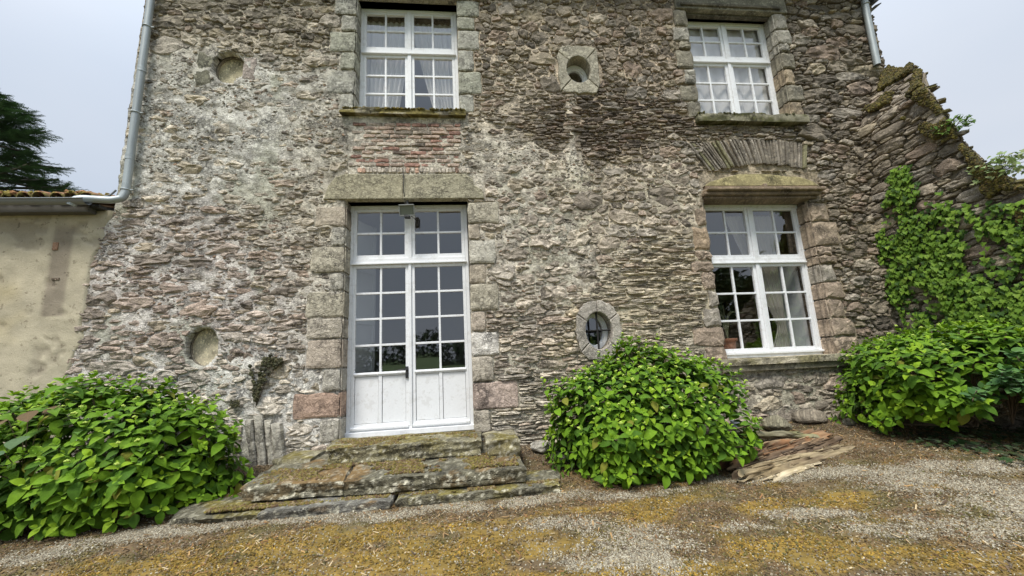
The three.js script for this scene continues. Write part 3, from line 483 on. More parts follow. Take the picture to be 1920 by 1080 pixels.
// ---------------------------------------------------------------- windows and door
function joinery(name, label, rect, rot, Z, spec) {
  const [x0, x1, y0, y1] = rect, W = x1 - x0, H = y1 - y0, cx = (x0 + x1) / 2, cy = (y0 + y1) / 2, X = W / 2, Yh = H / 2;
  const F = 0.045, Tt = spec.transom, frame = [];
  // fixed frame: stiles, head, transom, bottom rail (local coordinates, z = 0 is the front)
  frame.push(rbox(-X, -X + F, -Yh, Yh, -0.07, 0), rbox(X - F, X, -Yh, Yh, -0.07, 0), rbox(-X + F, X - F, Yh - F, Yh, -0.07, -0.001), rbox(-X + F, X - F, Tt - 0.035, Tt + 0.03, -0.07, 0.012), rbox(-X + F - 0.02, X - F + 0.02, Tt - 0.052, Tt - 0.03, -0.05, 0.03));
  if (!spec.door) frame.push(rbox(-X + F, X - F, -Yh, -Yh + 0.05, -0.07, 0.015), rbox(-X, X, -Yh + 0.045, -Yh + 0.075, -0.06, 0.035));
  else frame.push(rbox(-X, X, -Yh, -Yh + 0.06, -0.07, 0.045));
  const win = part(name, merge(frame), M.paint, house, label);
  win.position.set(cx, cy, Z); win.rotation.z = rot;
  const mid = spec.mid ?? 0;
  const sash = (a, b, c, d, nx, ny, botPanel) => {
    const S = 0.042, z0 = -0.052, z1 = -0.008, SB = botPanel ? 0 : S + 0.012;
    const g = [rbox(a, a + S, c, d, z0, z1), rbox(b - S, b, c, d, z0, z1), rbox(a + S, b - S, d - S, d, z0, z1 - 0.001)];
    let glassBottom = c + S + 0.01;
    if (botPanel) {
      glassBottom = c + botPanel; g.push(rbox(a + S, b - S, c, c + 0.085, z0, z1 - 0.001), rbox(a + S, b - S, glassBottom - 0.05, glassBottom, z0, z1 - 0.001), rbox(a + 0.005, b - 0.005, c + 0.02, c + 0.05, z0, z1 + 0.03, 0.008), rbox(a + S - 0.012, b - S + 0.012, glassBottom - 0.03, glassBottom - 0.012, z0, z1 + 0.014), rbox((a + b) / 2 - 0.022, (a + b) / 2 + 0.022, c + 0.085, glassBottom - 0.05, z0, z1 - 0.002));
    } else g.push(rbox(a + S, b - S, c, c + S + 0.01, z0, z1 - 0.001));
    const sm = part('sash', merge(g), M.paint, win);
    if (botPanel) for (const [p, q] of [[a + S, (a + b) / 2 - 0.022], [(a + b) / 2 + 0.022, b - S]]) part('panel', rbox(p + 0.004, q - 0.004, c + 0.089, glassBottom - 0.054, z0 + 0.008, z1 - 0.016, 0.006), M.paint, win);
    const gx0 = a + S, gx1 = b - S, gy0 = glassBottom, gy1 = d - S, pw = (gx1 - gx0) / nx, ph = (gy1 - gy0) / ny, B = 0.014;
    for (let i = 1; i < nx; i++) part('glazing_bar', rbox(gx0 + i * pw - B, gx0 + i * pw + B, gy0, gy1, -0.046, -0.012), M.paint, win);
    for (let j = 1; j < ny; j++) part('glazing_bar', rbox(gx0, gx1, gy0 + j * ph - B, gy0 + j * ph + B, -0.045, -0.013), M.paint, win);
    for (let i = 0; i < nx; i++) for (let j = 0; j < ny; j++) {
      const pg = new THREE.PlaneGeometry(pw - 0.004, ph - 0.004); const m = part('pane', pg, M.glass, win); m.position.set(gx0 + (i + 0.5) * pw, gy0 + (j + 0.5) * ph, -0.03);
      m.rotation.set((hsh(i, j, 3 + Math.round(a * 7)) * 0.016), hsh(j, i, 7 + Math.round(a * 9)) * 0.02, 0);
    }
    return sm;
  };
  const g = 0.002, bot = -Yh + (spec.door ? 0.062 : 0.077);
  const L = [-X + F + g, mid - 0.028], Rr = [mid + 0.028, X - F - g], L2 = spec.door ? [-X + F + g, mid - 0.02] : L, R2 = spec.door ? [mid + 0.02, X - F - g] : Rr;
  sash(L[0], L[1], Tt + 0.032, Yh - F - g, 2, 2); sash(Rr[0], Rr[1], Tt + 0.032, Yh - F - g, 2, 2);
  sash(L2[0], L2[1], bot, Tt - 0.055, 2, spec.rows, spec.panel); sash(R2[0], R2[1], bot, Tt - 0.055, 2, spec.rows, spec.panel);
  part('mullion', merge([rbox(mid - 0.027, mid + 0.027, Tt + 0.03, Yh - F, -0.065, 0.008), rbox(mid - (spec.door ? 0.019 : 0.027), mid + (spec.door ? 0.019 : 0.027), bot - 0.002, Tt - 0.054, -0.06, 0.014)]), M.paint, win);
  return win;
}
const D = THREE.MathUtils.degToRad;
const doorW = joinery('door', 'white double door with glass panes and a fanlight', [-1.635, -0.045, 0.505, 3.55], D(0.35), -0.2, { transom: 2.76 - 2.0275, rows: 4, panel: 0.72, door: true });
joinery('window', 'upper left white casement window with pale curtains', [-1.57, -0.125, 4.87, 6.74], D(0.5), -0.2, { transom: 6.0 - 5.805, rows: 3 });
joinery('window', 'upper right white casement window', [3.55, 5.05, 4.87, 6.76], D(0.6), -0.2, { transom: 6.03 - 5.815, rows: 3 });
joinery('window', 'large lower right white casement window with tied curtains', [3.4, 5.035, 1.225, 3.52], D(-0.5), -0.2, { transom: 2.645 - 2.3725, rows: 3 });
// door handle
{
  const g = merge([rbox(-0.018, 0.018, -0.09, 0.06, 0.005, 0.018), tube([[0, 0.02, 0.01], [0, 0.02, 0.05], [-0.04, 0.022, 0.055], [-0.11, 0.016, 0.052]], 0.008, 12, 6)]);
  part('handle', g, M.dark, doorW).position.set(-0.045, -1.5275 + 0.78, -0.006);
}
// glazed oculi
for (const [e, bars, lab] of [[OCU[0], false, 'small round window high on the wall'], [OCU[1], true, 'small oval window with iron bars']]) {
  const rx = e[2], ry = e[3], ring = new THREE.Shape(); ring.absellipse(0, 0, rx + 0.02, ry + 0.02, 0, Math.PI * 2); const h = new THREE.Path(); h.absellipse(0, 0, rx - 0.045, ry - 0.045, 0, Math.PI * 2, true); ring.holes.push(h);
  const r2 = new THREE.Shape(); r2.absellipse(0, 0, rx - 0.02, ry - 0.02, 0, Math.PI * 2); const h2 = new THREE.Path(); h2.absellipse(0, 0, rx - 0.06, ry - 0.06, 0, Math.PI * 2, true); r2.holes.push(h2);
  const ex = (s, d, z) => { const g = new THREE.ExtrudeGeometry(s, { depth: d, bevelEnabled: true, bevelSize: 0.004, bevelThickness: 0.004, bevelSegments: 1, curveSegments: 40 }); g.translate(0, 0, z); return g; };
  const w = part('oval_window', merge([ex(ring, 0.04, -0.06), ex(r2, 0.04, -0.09)]), M.paint, house, lab); w.position.set(e[0], e[1], -0.15);
  const pg = new THREE.CircleGeometry(1, 40); pg.scale(rx - 0.05, ry - 0.05, 1); part('pane', pg, M.glass, w).position.z = -0.075;
  if (bars) {
    part('iron_bar', tube([[-0.005, -ry - 0.02, 0], [-0.005, ry + 0.03, 0]], 0.014, 4, 8), M.iron, w).position.z = 0.12; part('iron_bar', tube([[-rx - 0.01, 0.0, 0], [rx + 0.01, 0.0, 0]], 0.011, 4, 8), M.iron, w).position.z = 0.098;
  }
}
// interior shell: two storeys, each with cross walls, so that the sky enters only through the openings
{
  const mk = (n, b, m) => part(n, box(...b), m, house);
  mk('room_floor', [-4.4, 6.9, 0.1, 0.48, -6, -0.502], M.roomFloor); mk('ceiling', [-4.4, 6.9, 4.0, 4.4, -6, -0.502], M.room); mk('ceiling', [-4.4, 6.9, 7.1, 7.3, -6, -0.502], M.room);
  mk('back_wall', [-4.4, 6.9, 0.0, 7.3, -6.4, -6.0], M.room); mk('side_wall', [-4.42, -4.0, 0.0, 7.3, -6.4, -0.502], M.bareS.clone()); mk('side_wall', [6.5, 6.91, 0.0, 7.3, -6.4, -0.502], M.room);
  mk('room_wall', [0.85, 0.97, 0.48, 4.0, -6, -0.502], M.room); mk('room_wall', [2.35, 2.47, 0.48, 4.0, -6, -0.502], M.room); mk('room_wall', [0.85, 0.97, 4.4, 7.1, -6, -0.502], M.room); mk('room_wall', [2.45, 2.57, 4.4, 7.1, -6, -0.502], M.room);
  mk('room_wall', [5.7, 5.82, 0.48, 4.0, -6, -0.502], M.olive);
  const roof = part('roof', (() => { const s = new THREE.Shape([[0.35, 7.3], [0.35, 7.36], [-3.2, 9.2], [-6.7, 7.36], [-6.7, 7.3]].map((p) => new THREE.Vector2(...p))); const g = new THREE.ExtrudeGeometry(s, { depth: 11.4, bevelEnabled: false }); g.rotateY(-Math.PI / 2); g.translate(7.0, 0, 0); return g; })(), std({ color: new THREE.Color().setRGB(0.06, 0.065, 0.075) }), house);
  // slate edges of the right verge
  const R = rng(3); for (let k = 0; k < 7; k++) { const g = box(0, 0.14, 0, 0.014, -0.2, 0.2); const m = part('slate', g, std({ color: new THREE.Color().setRGB(0.09, 0.085, 0.085) }), roof); m.position.set(6.86 + 0.05 * R(), 6.93 + k * 0.062, -0.12 + 0.03 * R()); m.rotation.z = 0.35 + 0.2 * R(); }
}
// paint the side wall clones (no vertex colours there)
house.traverse((o) => { if (o.name.startsWith('side_wall') && o.material.vertexColors) { o.material = std({ map: bareMap, color: new THREE.Color().setRGB(0.36, 0.32, 0.26), bumpMap: bareBump, bumpScale: 0.02 }); } });
// interior shutters
{
  const shutter = (x0, x1, y0, y1, z, ry, lab) => {
    const w = x1 - x0, h = y1 - y0, n = 3, g = [rbox(0, w, 0, h, -0.015, 0)]; for (let k = 0; k < n; k++) { const a = h * k / n, b = h * (k + 1) / n; g.push(rbox(0, w, a, a + 0.06, 0.0005, 0.014)); g.push(rbox(0, 0.06, a + 0.06, b, 0.0005, 0.013), rbox(w - 0.06, w, a + 0.06, b, 0.0005, 0.013)); }
    const m = part('shutter', merge(g), M.shutter, house, lab); m.position.set(x0, y0, z); m.rotation.y = ry; return m;
  };
  shutter(-1.6, -1.18, 1.2, 3.4, -0.34, 1.15, 'inside shutter folded back at the left of the door');
  shutter(4.98, 5.42, 1.3, 2.7, -0.34, 2.0, 'inside shutter folded back at the right of the window').rotation.y = 1.9;
  shutter(5.02, 5.4, 4.9, 6.6, -0.34, 1.8, 'inside shutter folded back at the upper right window').rotation.y = 1.9;
}
// curtains hang inside: things of their own
function curtain(x0, x1, yTop, yBot, tieX, tieY, z, label, folds = 9, w = 0.12, mat = M.curtain) {
  const nx = 48, ny = 40, mb = new MB();
  for (let j = 0; j <= ny; j++) for (let i = 0; i <= nx; i++) {
    const u = i / nx, v = j / ny, y = mix(yTop, yBot, v); let a = x0, b = x1;
    if (tieX !== null) { const t = y > tieY ? clamp((yTop - y) / (yTop - tieY)) ** 1.1 : 1 - 0.25 * ss(tieY, yBot, y); a = mix(x0, tieX - w / 2, t); b = mix(x1, tieX + w / 2, t); }
    const x = mix(a, b, u), zz = z + 0.03 * Math.sin(u * Math.PI * 2 * folds + 0.6 * noise(u * 3, v * 2)) * (0.5 + 0.5 * v);
    mb.v(x, y, zz, [1, 1, 1], u, v);
  }
  for (let j = 0; j < ny; j++) for (let i = 0; i < nx; i++) { const a = j * (nx + 1) + i; mb.q(a, a + nx + 1, a + nx + 2, a + 1); }
  return solo('curtain', mb.geo(true), mat, label, 'curtain');
}
curtain(-1.54, -0.82, 6.66, 4.85, -1.3, 4.8, -0.36, 'left pale curtain inside the upper window above the door', 8, 0.44, M.net);  // both curtain tops carried past the transom, standing in for sky mirrored there
curtain(-0.86, -0.16, 6.66, 4.85, -0.3, 4.8, -0.37, 'right pale curtain inside the upper window above the door', 8, 0.26, M.net);
curtain(3.95, 4.74, 3.4, 1.25, 4.6, 1.68, -0.38, 'pale curtain tied in the middle of the lower right window', 11, 0.14);
curtain(3.5, 5.08, 6.95, 4.85, null, 0, -0.3, 'added plain white net curtain that makes the upper right window panes pale', 7, 0, M.net);  // added pale sheet behind the panes, standing in for bright sky reflected in them
{ // flower pot on the inner sill of the lower right window
  const pot = thing('flower_pot', 'terracotta flower pot with thin grass leaves behind the lower right window', 'flower pot', [3.74, 1.3, -0.42]);
  part('pot', new THREE.LatheGeometry([[0.001, 0], [0.085, 0], [0.1, 0.16], [0.1, 0.17], [0.125, 0.175], [0.13, 0.21], [0.115, 0.212], [0.105, 0.17], [0.001, 0.17]].map((p) => new THREE.Vector2(...p)), 24), M.terra, pot);
  const R = rng(4), g = []; for (let k = 0; k < 26; k++) { const a = R() * 6.28, l = 0.3 + 0.4 * R(), o = 0.25 * R(); g.push(tube([[0, 0.17, 0], [Math.cos(a) * o * 0.3, 0.17 + l * 0.6, Math.sin(a) * o * 0.3], [Math.cos(a) * o * 1.5, 0.17 + l * (0.8 - o), Math.sin(a) * o]], 0.0025, 8, 4)); }
  part('leaves', merge(g), std({ color: new THREE.Color().setRGB(0.16, 0.18, 0.1) }), pot);
  // inner window board carries it
  part('window_board', box(3.42, 5.02, 1.24, 1.3, -0.56, -0.285), M.paint, house);
}
// ================================================================ GROUND
const bank = (x, z) => 0.24 * (1 - ss(0.0, 0.95, z)) * (x > -2.3 && x < 0.5 ? 0.35 : 1) + 0.2 * ss(2.3, 4.6, x) * (1 - ss(1.6, 3.2, z)) * ss(-0.5, 0.8, z);
const groundY = (x, z) => GY + (z > -0.5 ? bank(x, z) : 0.24) + 0.014 * fbm(x * 1.7, z * 1.7, 3, 3) + 0.006 * fbm(x * 9, z * 9, 1, 3);
// where loose gravel lies
const GRAVEL = [[-3.6, 1.5, 0.7, 0.13, 0.2, 0.9], [-2.7, 1.18, 0.8, 0.13, 0.12, 1], [-1.6, 1.13, 0.8, 0.11, -0.05, 1], [-0.5, 1.2, 0.8, 0.13, 0.05, 1], [0.5, 1.16, 0.6, 0.13, 0.05, 0.95], [1.5, 1.22, 0.5, 0.1, 0, 0.7], [2.8, 1.2, 0.55, 0.14, -0.3, 1], [3.45, 1.45, 0.6, 0.2, -0.45, 1], [3.75, 1.95, 0.6, 0.2, -0.5, 0.9], [4.3, 1.75, 0.6, 0.16, -0.3, 0.8], [4.0, 2.4, 0.6, 0.25, -0.4, 0.85], [2.55, 2.0, 0.45, 0.12, -0.3, 0.8], [3.1, 2.4, 0.55, 0.14, -0.35, 0.85], [1.1, 2.0, 0.4, 0.2, -0.5, 0.75], [0.95, 2.3, 0.5, 0.2, -0.2, 0.7], [1.95, 2.12, 0.3, 0.1, -0.2, 0.6], [0.5, 1.75, 0.3, 0.12, 0.2, 0.5], [4.9, 1.35, 0.5, 0.08, -0.1, 0.5], [-3.0, 2.0, 0.4, 0.1, 0.2, 0.4]];
function gravelAt(x, z) {
  let g = 0; const wx = x + 0.25 * fbm(x * 2.5, z * 2.5, 12, 4), wz = z + 0.16 * fbm(x * 2.5, z * 2.5, 61, 4);
  for (const [cx, cz, rx, rz, a, k] of GRAVEL) { const dx = wx - cx, dz = wz - cz; if (Math.abs(dx) > 2 * rx + 0.3) continue; const u = dx * Math.cos(a) - dz * Math.sin(a), v = dx * Math.sin(a) + dz * Math.cos(a); g = Math.max(g, k * Math.exp(-0.8 * ((u / rx) ** 2 + (v / rz) ** 2) ** 1.3)); }
  return clamp(g * (0.85 + 0.9 * fbm(x * 7, z * 9, 40, 4)));
}
const GOLD = [[0.2, 1.85, 0.5, 0.12], [2.3, 1.75, 0.5, 0.14], [0.6, 2.45, 0.5, 0.14], [1.3, 2.55, 0.6, 0.14], [2.2, 2.6, 0.5, 0.12], [3.4, 2.8, 0.6, 0.14], [3.0, 1.85, 0.35, 0.1], [1.0, 1.5, 0.4, 0.12], [-3.2, 2.1, 0.7, 0.2], [-2.2, 1.9, 0.9, 0.25], [-1.2, 1.65, 0.9, 0.25], [-0.5, 2.05, 1.0, 0.3], [0.4, 2.1, 0.4, 0.15], [1.62, 1.52, 0.35, 0.14], [1.9, 2.4, 0.45, 0.16], [2.75, 2.7, 0.3, 0.1], [1.4, 1.75, 0.3, 0.12], [-0.2, 1.6, 0.5, 0.12]];
const goldAt = (x, z) => { let g = 0; for (const [cx, cz, rx, rz] of GOLD) g = Math.max(g, Math.exp(-(((x - cx) / rx) ** 2) - (((z - cz) / rz) ** 2))); return ss(0.12, 0.7, g + 0.85 * fbm(x * 4, z * 5, 19, 4)); };
function soilCol(x, z) {
  const b = fbm(x * 5, z * 6, 33, 4), f = noise(x * 60, z * 60, 2), y = goldAt(x, z);
  let c = mixc([0.11, 0.074, 0.034], [0.105, 0.082, 0.028], ss(-0.1, 0.25, fbm(x * 2.2, z * 2.2, 55, 4))); c = mixc(c, [0.125, 0.078, 0.036], ss(0.02, 0.25, b) * 0.6); c = mixc(c, [0.2, 0.128, 0.02], y * 0.85);
  c = mixc(c, [0.075, 0.055, 0.035], (1 - ss(0.2, 0.7, z)) * 0.7);  // soil darkened towards the wall: the shade under the bushes put into colour
  const k = 1 + 0.35 * f + 0.3 * b; return [c[0] * k, c[1] * k, c[2] * k];
}
{
  const mb = new MB(), strips = [];
  // one sheet: fine near the house front, growing coarser out to the horizon
  const axis = (a, b, st, far, grow) => { const o = []; for (let x = a; x <= b + 1e-6; x += st) o.push(x); let s = st, x = b; while (x < far) { s *= grow; x += s; o.push(x); } s = st; x = a; while (x > -far) { s *= grow; x -= s; o.unshift(x); } return o; };
  const xs = axis(-5.4, 6.1, 0.03, 420, 1.35), zs = axis(-0.1, 3.4, 0.022, 420, 1.35);
  for (let j = 0; j < zs.length; j++) for (let i = 0; i < xs.length; i++) {
    const x = xs[i], z = zs[j], near = 1 - ss(4, 14, Math.hypot(x, z - 1)); let y = groundY(x, z) - (Math.hypot(x, z) > 60 ? 0.4 : 0), g = gravelAt(x, z);
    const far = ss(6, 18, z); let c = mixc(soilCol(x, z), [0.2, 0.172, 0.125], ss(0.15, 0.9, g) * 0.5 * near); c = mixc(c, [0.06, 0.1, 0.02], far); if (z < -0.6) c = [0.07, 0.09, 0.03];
    if (near > 0) y += near * (0.004 * noise(x * 45, z * 45, 5) + 0.004 * noise(x * 25, z * 25, 8));
    mb.v(x, y, z, c, x, z);
  }
  for (let j = 0; j < zs.length - 1; j++) for (let i = 0; i < xs.length - 1; i++) { const a = j * xs.length + i; mb.q(a, a + xs.length, a + xs.length + 1, a + 1); }
  tag(solo('ground', mb.geo(true), M.plainV, null), null, null, null, 'structure');
  // loose stones
  const R = rng(91), m = new THREE.Matrix4(), e = new THREE.Euler(), qn = new THREE.Quaternion(), c = new THREE.Color();
  const scatter = (name, geo, mat, N, accept, size, cols, label, cat, flat) => {
    const list = []; let tries = 0;
    while (list.length < N && tries++ < N * 14) { const z = 0.1 + 4.3 * Math.pow(R(), 0.95), half = 2.0 + Math.max(1, 5 - z) * 1.35, x = mix(-half, half, R()); if (R() < accept(x, z)) list.push([x, z]); }
    const im = new THREE.InstancedMesh(geo, mat, list.length);
    list.forEach(([x, z], k) => { const s = size * (0.55 + 0.9 * R() * R() + 0.25 * R()); e.set(R() * 6.28, R() * 6.28, R() * 6.28); if (flat) e.set((R() - 0.5) * 0.9, R() * 6.28, (R() - 0.5) * 0.9); m.compose(V(x, groundY(x, z) + s * 0.25, z), qn.setFromEuler(e), V(s * (0.8 + 0.6 * R()), s * (flat ? 0.6 : 0.65 + 0.3 * R()), s * (0.7 + 0.4 * R()))); im.setMatrixAt(k, m); const q = typeof cols === 'function' ? cols(x, z) : cols[Math.floor(R() * cols.length)], f = 0.6 + 0.75 * R(); im.setColorAt(k, c.setRGB(q[0] * f, q[1] * f, q[2] * f)); });
    im.name = name; im.castShadow = im.receiveShadow = true; scene.add(im); return tag(im, label, cat, null, 'stuff');
  };
  const peb = new THREE.IcosahedronGeometry(0.5, 0); { const p = peb.attributes.position; for (let k = 0; k < p.count; k++) { const f = 1 + 0.3 * noise(p.getX(k) * 4, p.getY(k) * 4, p.getZ(k) * 4 + 3); p.setXYZ(k, p.getX(k) * f, p.getY(k) * f, p.getZ(k) * f); } peb.computeVertexNormals(); }
  scatter('gravel', peb, std({ roughness: 0.95, flatShading: true }), 190000, (x, z) => { const g = gravelAt(x, z); return ss(0.12, 0.9, g) * 0.8 + 0.022; }, 0.0112, [[0.26, 0.228, 0.16], [0.32, 0.285, 0.205], [0.2, 0.168, 0.115], [0.39, 0.355, 0.27], [0.15, 0.117, 0.075], [0.28, 0.23, 0.15]], 'pale loose gravel scattered over the forecourt', 'gravel');
  // moss cushions: rough little lumps
  scatter('moss', peb, std({ roughness: 1, flatShading: true }), 185000, (x, z) => { const g = gravelAt(x, z); return (1 - g * 0.8) * clamp(0.6 + 1.2 * fbm(x * 4, z * 4, 66, 4)); }, 0.014, (x, z) => { const q = R(), s = soilCol(x, z); return q < 0.2 ? [s[0] * 1.5, s[1] * 1.45, s[2] * 1.2] : q < 0.25 ? [0.14, 0.08, 0.035] : q < 0.36 ? [0.1, 0.09, 0.025] : s; }, 'ochre and brown moss over the forecourt', 'moss');
  const bit = new THREE.BufferGeometry(); bit.setAttribute('position', new THREE.Float32BufferAttribute([-0.5, 0, -0.12, 0.5, 0, -0.06, 0.45, 0.04, 0.1, -0.45, 0.05, 0.13], 3)); bit.setIndex([0, 2, 1, 0, 3, 2]); bit.computeVertexNormals();
  scatter('litter', bit, std({ roughness: 1, side: THREE.DoubleSide }), 12500, (x, z) => (z < 2.9 ? 1 : 0) * clamp(0.25 + 0.9 * fbm(x * 2, z * 2, 88, 3) + 0.5 * (1 - ss(0.3, 0.9, z))), 0.035, [[0.25, 0.16, 0.07], [0.4, 0.31, 0.18], [0.2, 0.1, 0.04], [0.12, 0.08, 0.05], [0.33, 0.2, 0.08]], 'dry leaf and twig bits on the ground', 'leaf litter', true);
}
// ================================================================ STEPS
{
  const lich = [0.4, 0.38, 0.3], mossy = (base, mossC, amt) => (x, y, z, ny, h) => { const m = ss(0.28 - 0.6 * amt, 0.4 - 0.5 * amt, fbm(x * 4, y * 6, z * 5 + 3, 5)), l = ss(0.16, 0.26, fbm(x * 30, y * 30, z * 30, 4)) * (ny > 0.5 ? 0.3 : 0.85), k = CK * (1 + 0.5 * fbm(x * 17, y * 17, z * 17, 3)); let c = mixc(base, mossC, m * (ny > 0.5 ? 1 : 0.5)); c = mixc(c, lich, l); return [c[0] * k, c[1] * k, c[2] * k]; };
  const gm = [0.12, 0.1, 0.026], br = [0.125, 0.08, 0.032], st = [0.1, 0.092, 0.062];
  const S = (label, q, y0, y1, seg, col, seed, tilt = 0, disp = 0.034) => solo('stone_step', roughSlab(q, y0, y1, seg, disp, col, seed, tilt), M.lichS, label, 'stone step', [0, 0, 0], 'worn stone steps below the double door');
  S('mossy top step slab directly under the door', [[-1.72, -0.05], [0.03, -0.05], [0.04, 0.56], [-1.58, 0.5]], 0.37, 0.525, [96, 14, 40], mossy([0.16, 0.145, 0.09], gm, 0.5), 11);
  S('wide middle step slab with a cracked lichen-covered edge, right piece', [[-1.35, 0.0], [0.42, 0.0], [0.47, 0.97], [-1.28, 0.93]], 0.18, 0.36, [100, 14, 50], mossy(st, br, 0.45), 12, -0.1);
  S('middle step slab at the left, its end sloping into moss', [[-2.2, -0.02], [-1.35, 0.0], [-1.285, 0.94], [-2.2, 0.9]], 0.19, 0.368, [60, 14, 50], mossy(st, br, 0.5), 13, -0.1);
  S('long low bottom step slab, right piece beside the bush', [[-0.75, 0.5], [0.84, 0.6], [0.8, 1.06], [-0.78, 1.1]], 0.02, 0.165, [96, 12, 30], mossy(st, gm, 0.35), 14, -0.02);
  S('bottom step slab with black and white lichen in the middle', [[-1.95, 0.5], [-0.77, 0.5], [-0.8, 1.12], [-1.93, 1.1]], 0.02, 0.165, [80, 12, 30], mossy([0.11, 0.105, 0.09], br, 0.2), 15, -0.02);
  S('mossy bottom step slab at the far left by the bush', [[-2.9, 0.45], [-1.97, 0.5], [-1.95, 1.09], [-2.72, 1.03]], 0.0, 0.15, [60, 12, 30], mossy(st, gm, 0.55), 16, -0.04);
  solo('stone_block', roughSlab([[0.08, 0.12], [0.44, 0.12], [0.45, 0.62], [0.12, 0.62]], 0.3, 0.53, [20, 10, 20], 0.05, mossy([0.19, 0.17, 0.11], gm, 0.5), 17), M.bareS, 'rounded mossy stone block at the right end of the middle step', 'stone block');
  solo('stone_block', roughSlab([[-2.14, 0.0], [-1.75, 0.0], [-1.8, 0.4], [-2.2, 0.34]], 0.25, 0.43, [20, 6, 16], 0.03, mossy([0.17, 0.155, 0.1], gm, 0.6), 18), M.bareS, 'flat mossy slab leaning at the left of the top step', 'stone block');
}
{ // moss and grit lying on the treads
  const R = rng(57), sp = []; for (let k = 0; k < 14000; k++) { const row = R(), x = row < 0.25 ? mix(-1.6, 0.0, R()) : row < 0.7 ? mix(-2.15, 0.4, R()) : mix(-2.45, 0.8, R()), z = row < 0.25 ? mix(0.05, 0.5, R()) : row < 0.7 ? mix(0.5, 0.88, R()) : mix(0.9, 1.02, R()); if (fbm(x * 4, z * 6, 81, 4) < (row < 0.25 ? 0.08 : -0.1)) continue; const y = row < 0.25 ? 0.522 : row < 0.7 ? 0.363 - 0.1 * (z / 0.95 - 0.5) : 0.155; sp.push([x, y + 0.006 * R(), z, 0.006 + 0.009 * R()]); }
  const im = mossTufts('moss', sp, scene, [[0.12, 0.1, 0.02], [0.15, 0.1, 0.03], [0.1, 0.06, 0.03], [0.16, 0.13, 0.03], [0.2, 0.15, 0.08]], 77); tag(im, 'brown and olive moss growing over the stone steps', 'moss', null, 'stuff');
}
// upright slates at the foot of the wall, left of the door
{
  const R = rng(71), list = [[-2.58, 0.24, 0.82, 0.08, 0.10], [-2.49, 0.22, 0.86, 0.09, 0.11], [-2.39, 0.26, 0.8, 0.075, 0.10], [-2.3, 0.27, 0.76, 0.1, 0.08]];
  const grp = thing('slate_row', 'four grey slates set upright in the wall foot left of the steps', 'slates');
  for (const [x, y0, y1, w, lean] of list) { const o = [], n = 7; for (let k = 0; k < n; k++) { const t = k / (n - 1); o.push([x - lean * (t - 0.5) + w / 2 + 0.012 * (R() - 0.5), mix(y0, y1, t)]); } for (let k = n - 1; k >= 0; k--) { const t = k / (n - 1); o.push([x - lean * (t - 0.5) - w / 2 + 0.012 * (R() - 0.5), mix(y0, y1, t)]); } const mb = new MB(); stoneMesh(mb, o, x, (y0 + y1) / 2, 0.05 + 0.05 * R(), -0.06, [0.25, 0.235, 0.2], 0.012, R, facadePlace, { tilt: 0.15, bevel: 0.015, turn: 1.5 }); part('slate', mb.geo(), M.lich, grp); }
}
// ================================================================ RUINED WALL AT THE RIGHT
const ruin = thing('ruined_wall', 'broken rubble stone wall with a mossy crumbling top, right of the house', 'wall');
const RX = 6.1, RT = 0.85;
const PROFILE = [[-0.2, 5.72], [0.0, 5.7], [0.25, 5.56], [0.5, 5.38], [0.8, 5.02], [0.97, 4.66], [1.04, 4.42], [1.09, 4.2], [1.14, 3.95], [1.2, 3.62], [1.34, 3.36], [1.51, 3.14], [1.62, 2.9], [2.2, 2.5], [3.0, 2.1], [3.7, 1.8]];
const ruinTop = (z) => { let k = 0; while (k < PROFILE.length - 2 && z > PROFILE[k + 1][0]) k++; const [a, b] = [PROFILE[k], PROFILE[k + 1]]; return mix(a[1], b[1], clamp((z - a[0]) / (b[0] - a[0]))) + 0.06 * noise(z * 9, 4.1) + 0.05 * noise(z * 23, 8.3); };
// the face stands upright and leans back near its top; (z, y) on the face, h outwards
const leanBack = (y) => 0.8 * clamp((y - 4.62) / 1.1) ** 1.1;
const ruinPlace = (z, y, h) => [RX + leanBack(y) - h - 0.03 * noise(z * 3, y * 3, 8), y + h * (y > 4.7 ? 0.6 : 0), z];
const ruinFree = (z, y) => { let d = ruinTop(z) - y; for (let k = 1; k <= 5; k++) { if (ruinTop(z + k * 0.03) < y) { d = Math.min(d, k * 0.03); break; } } return Math.min(d, z + 0.02, 3.68 - z, y, 0.5); };
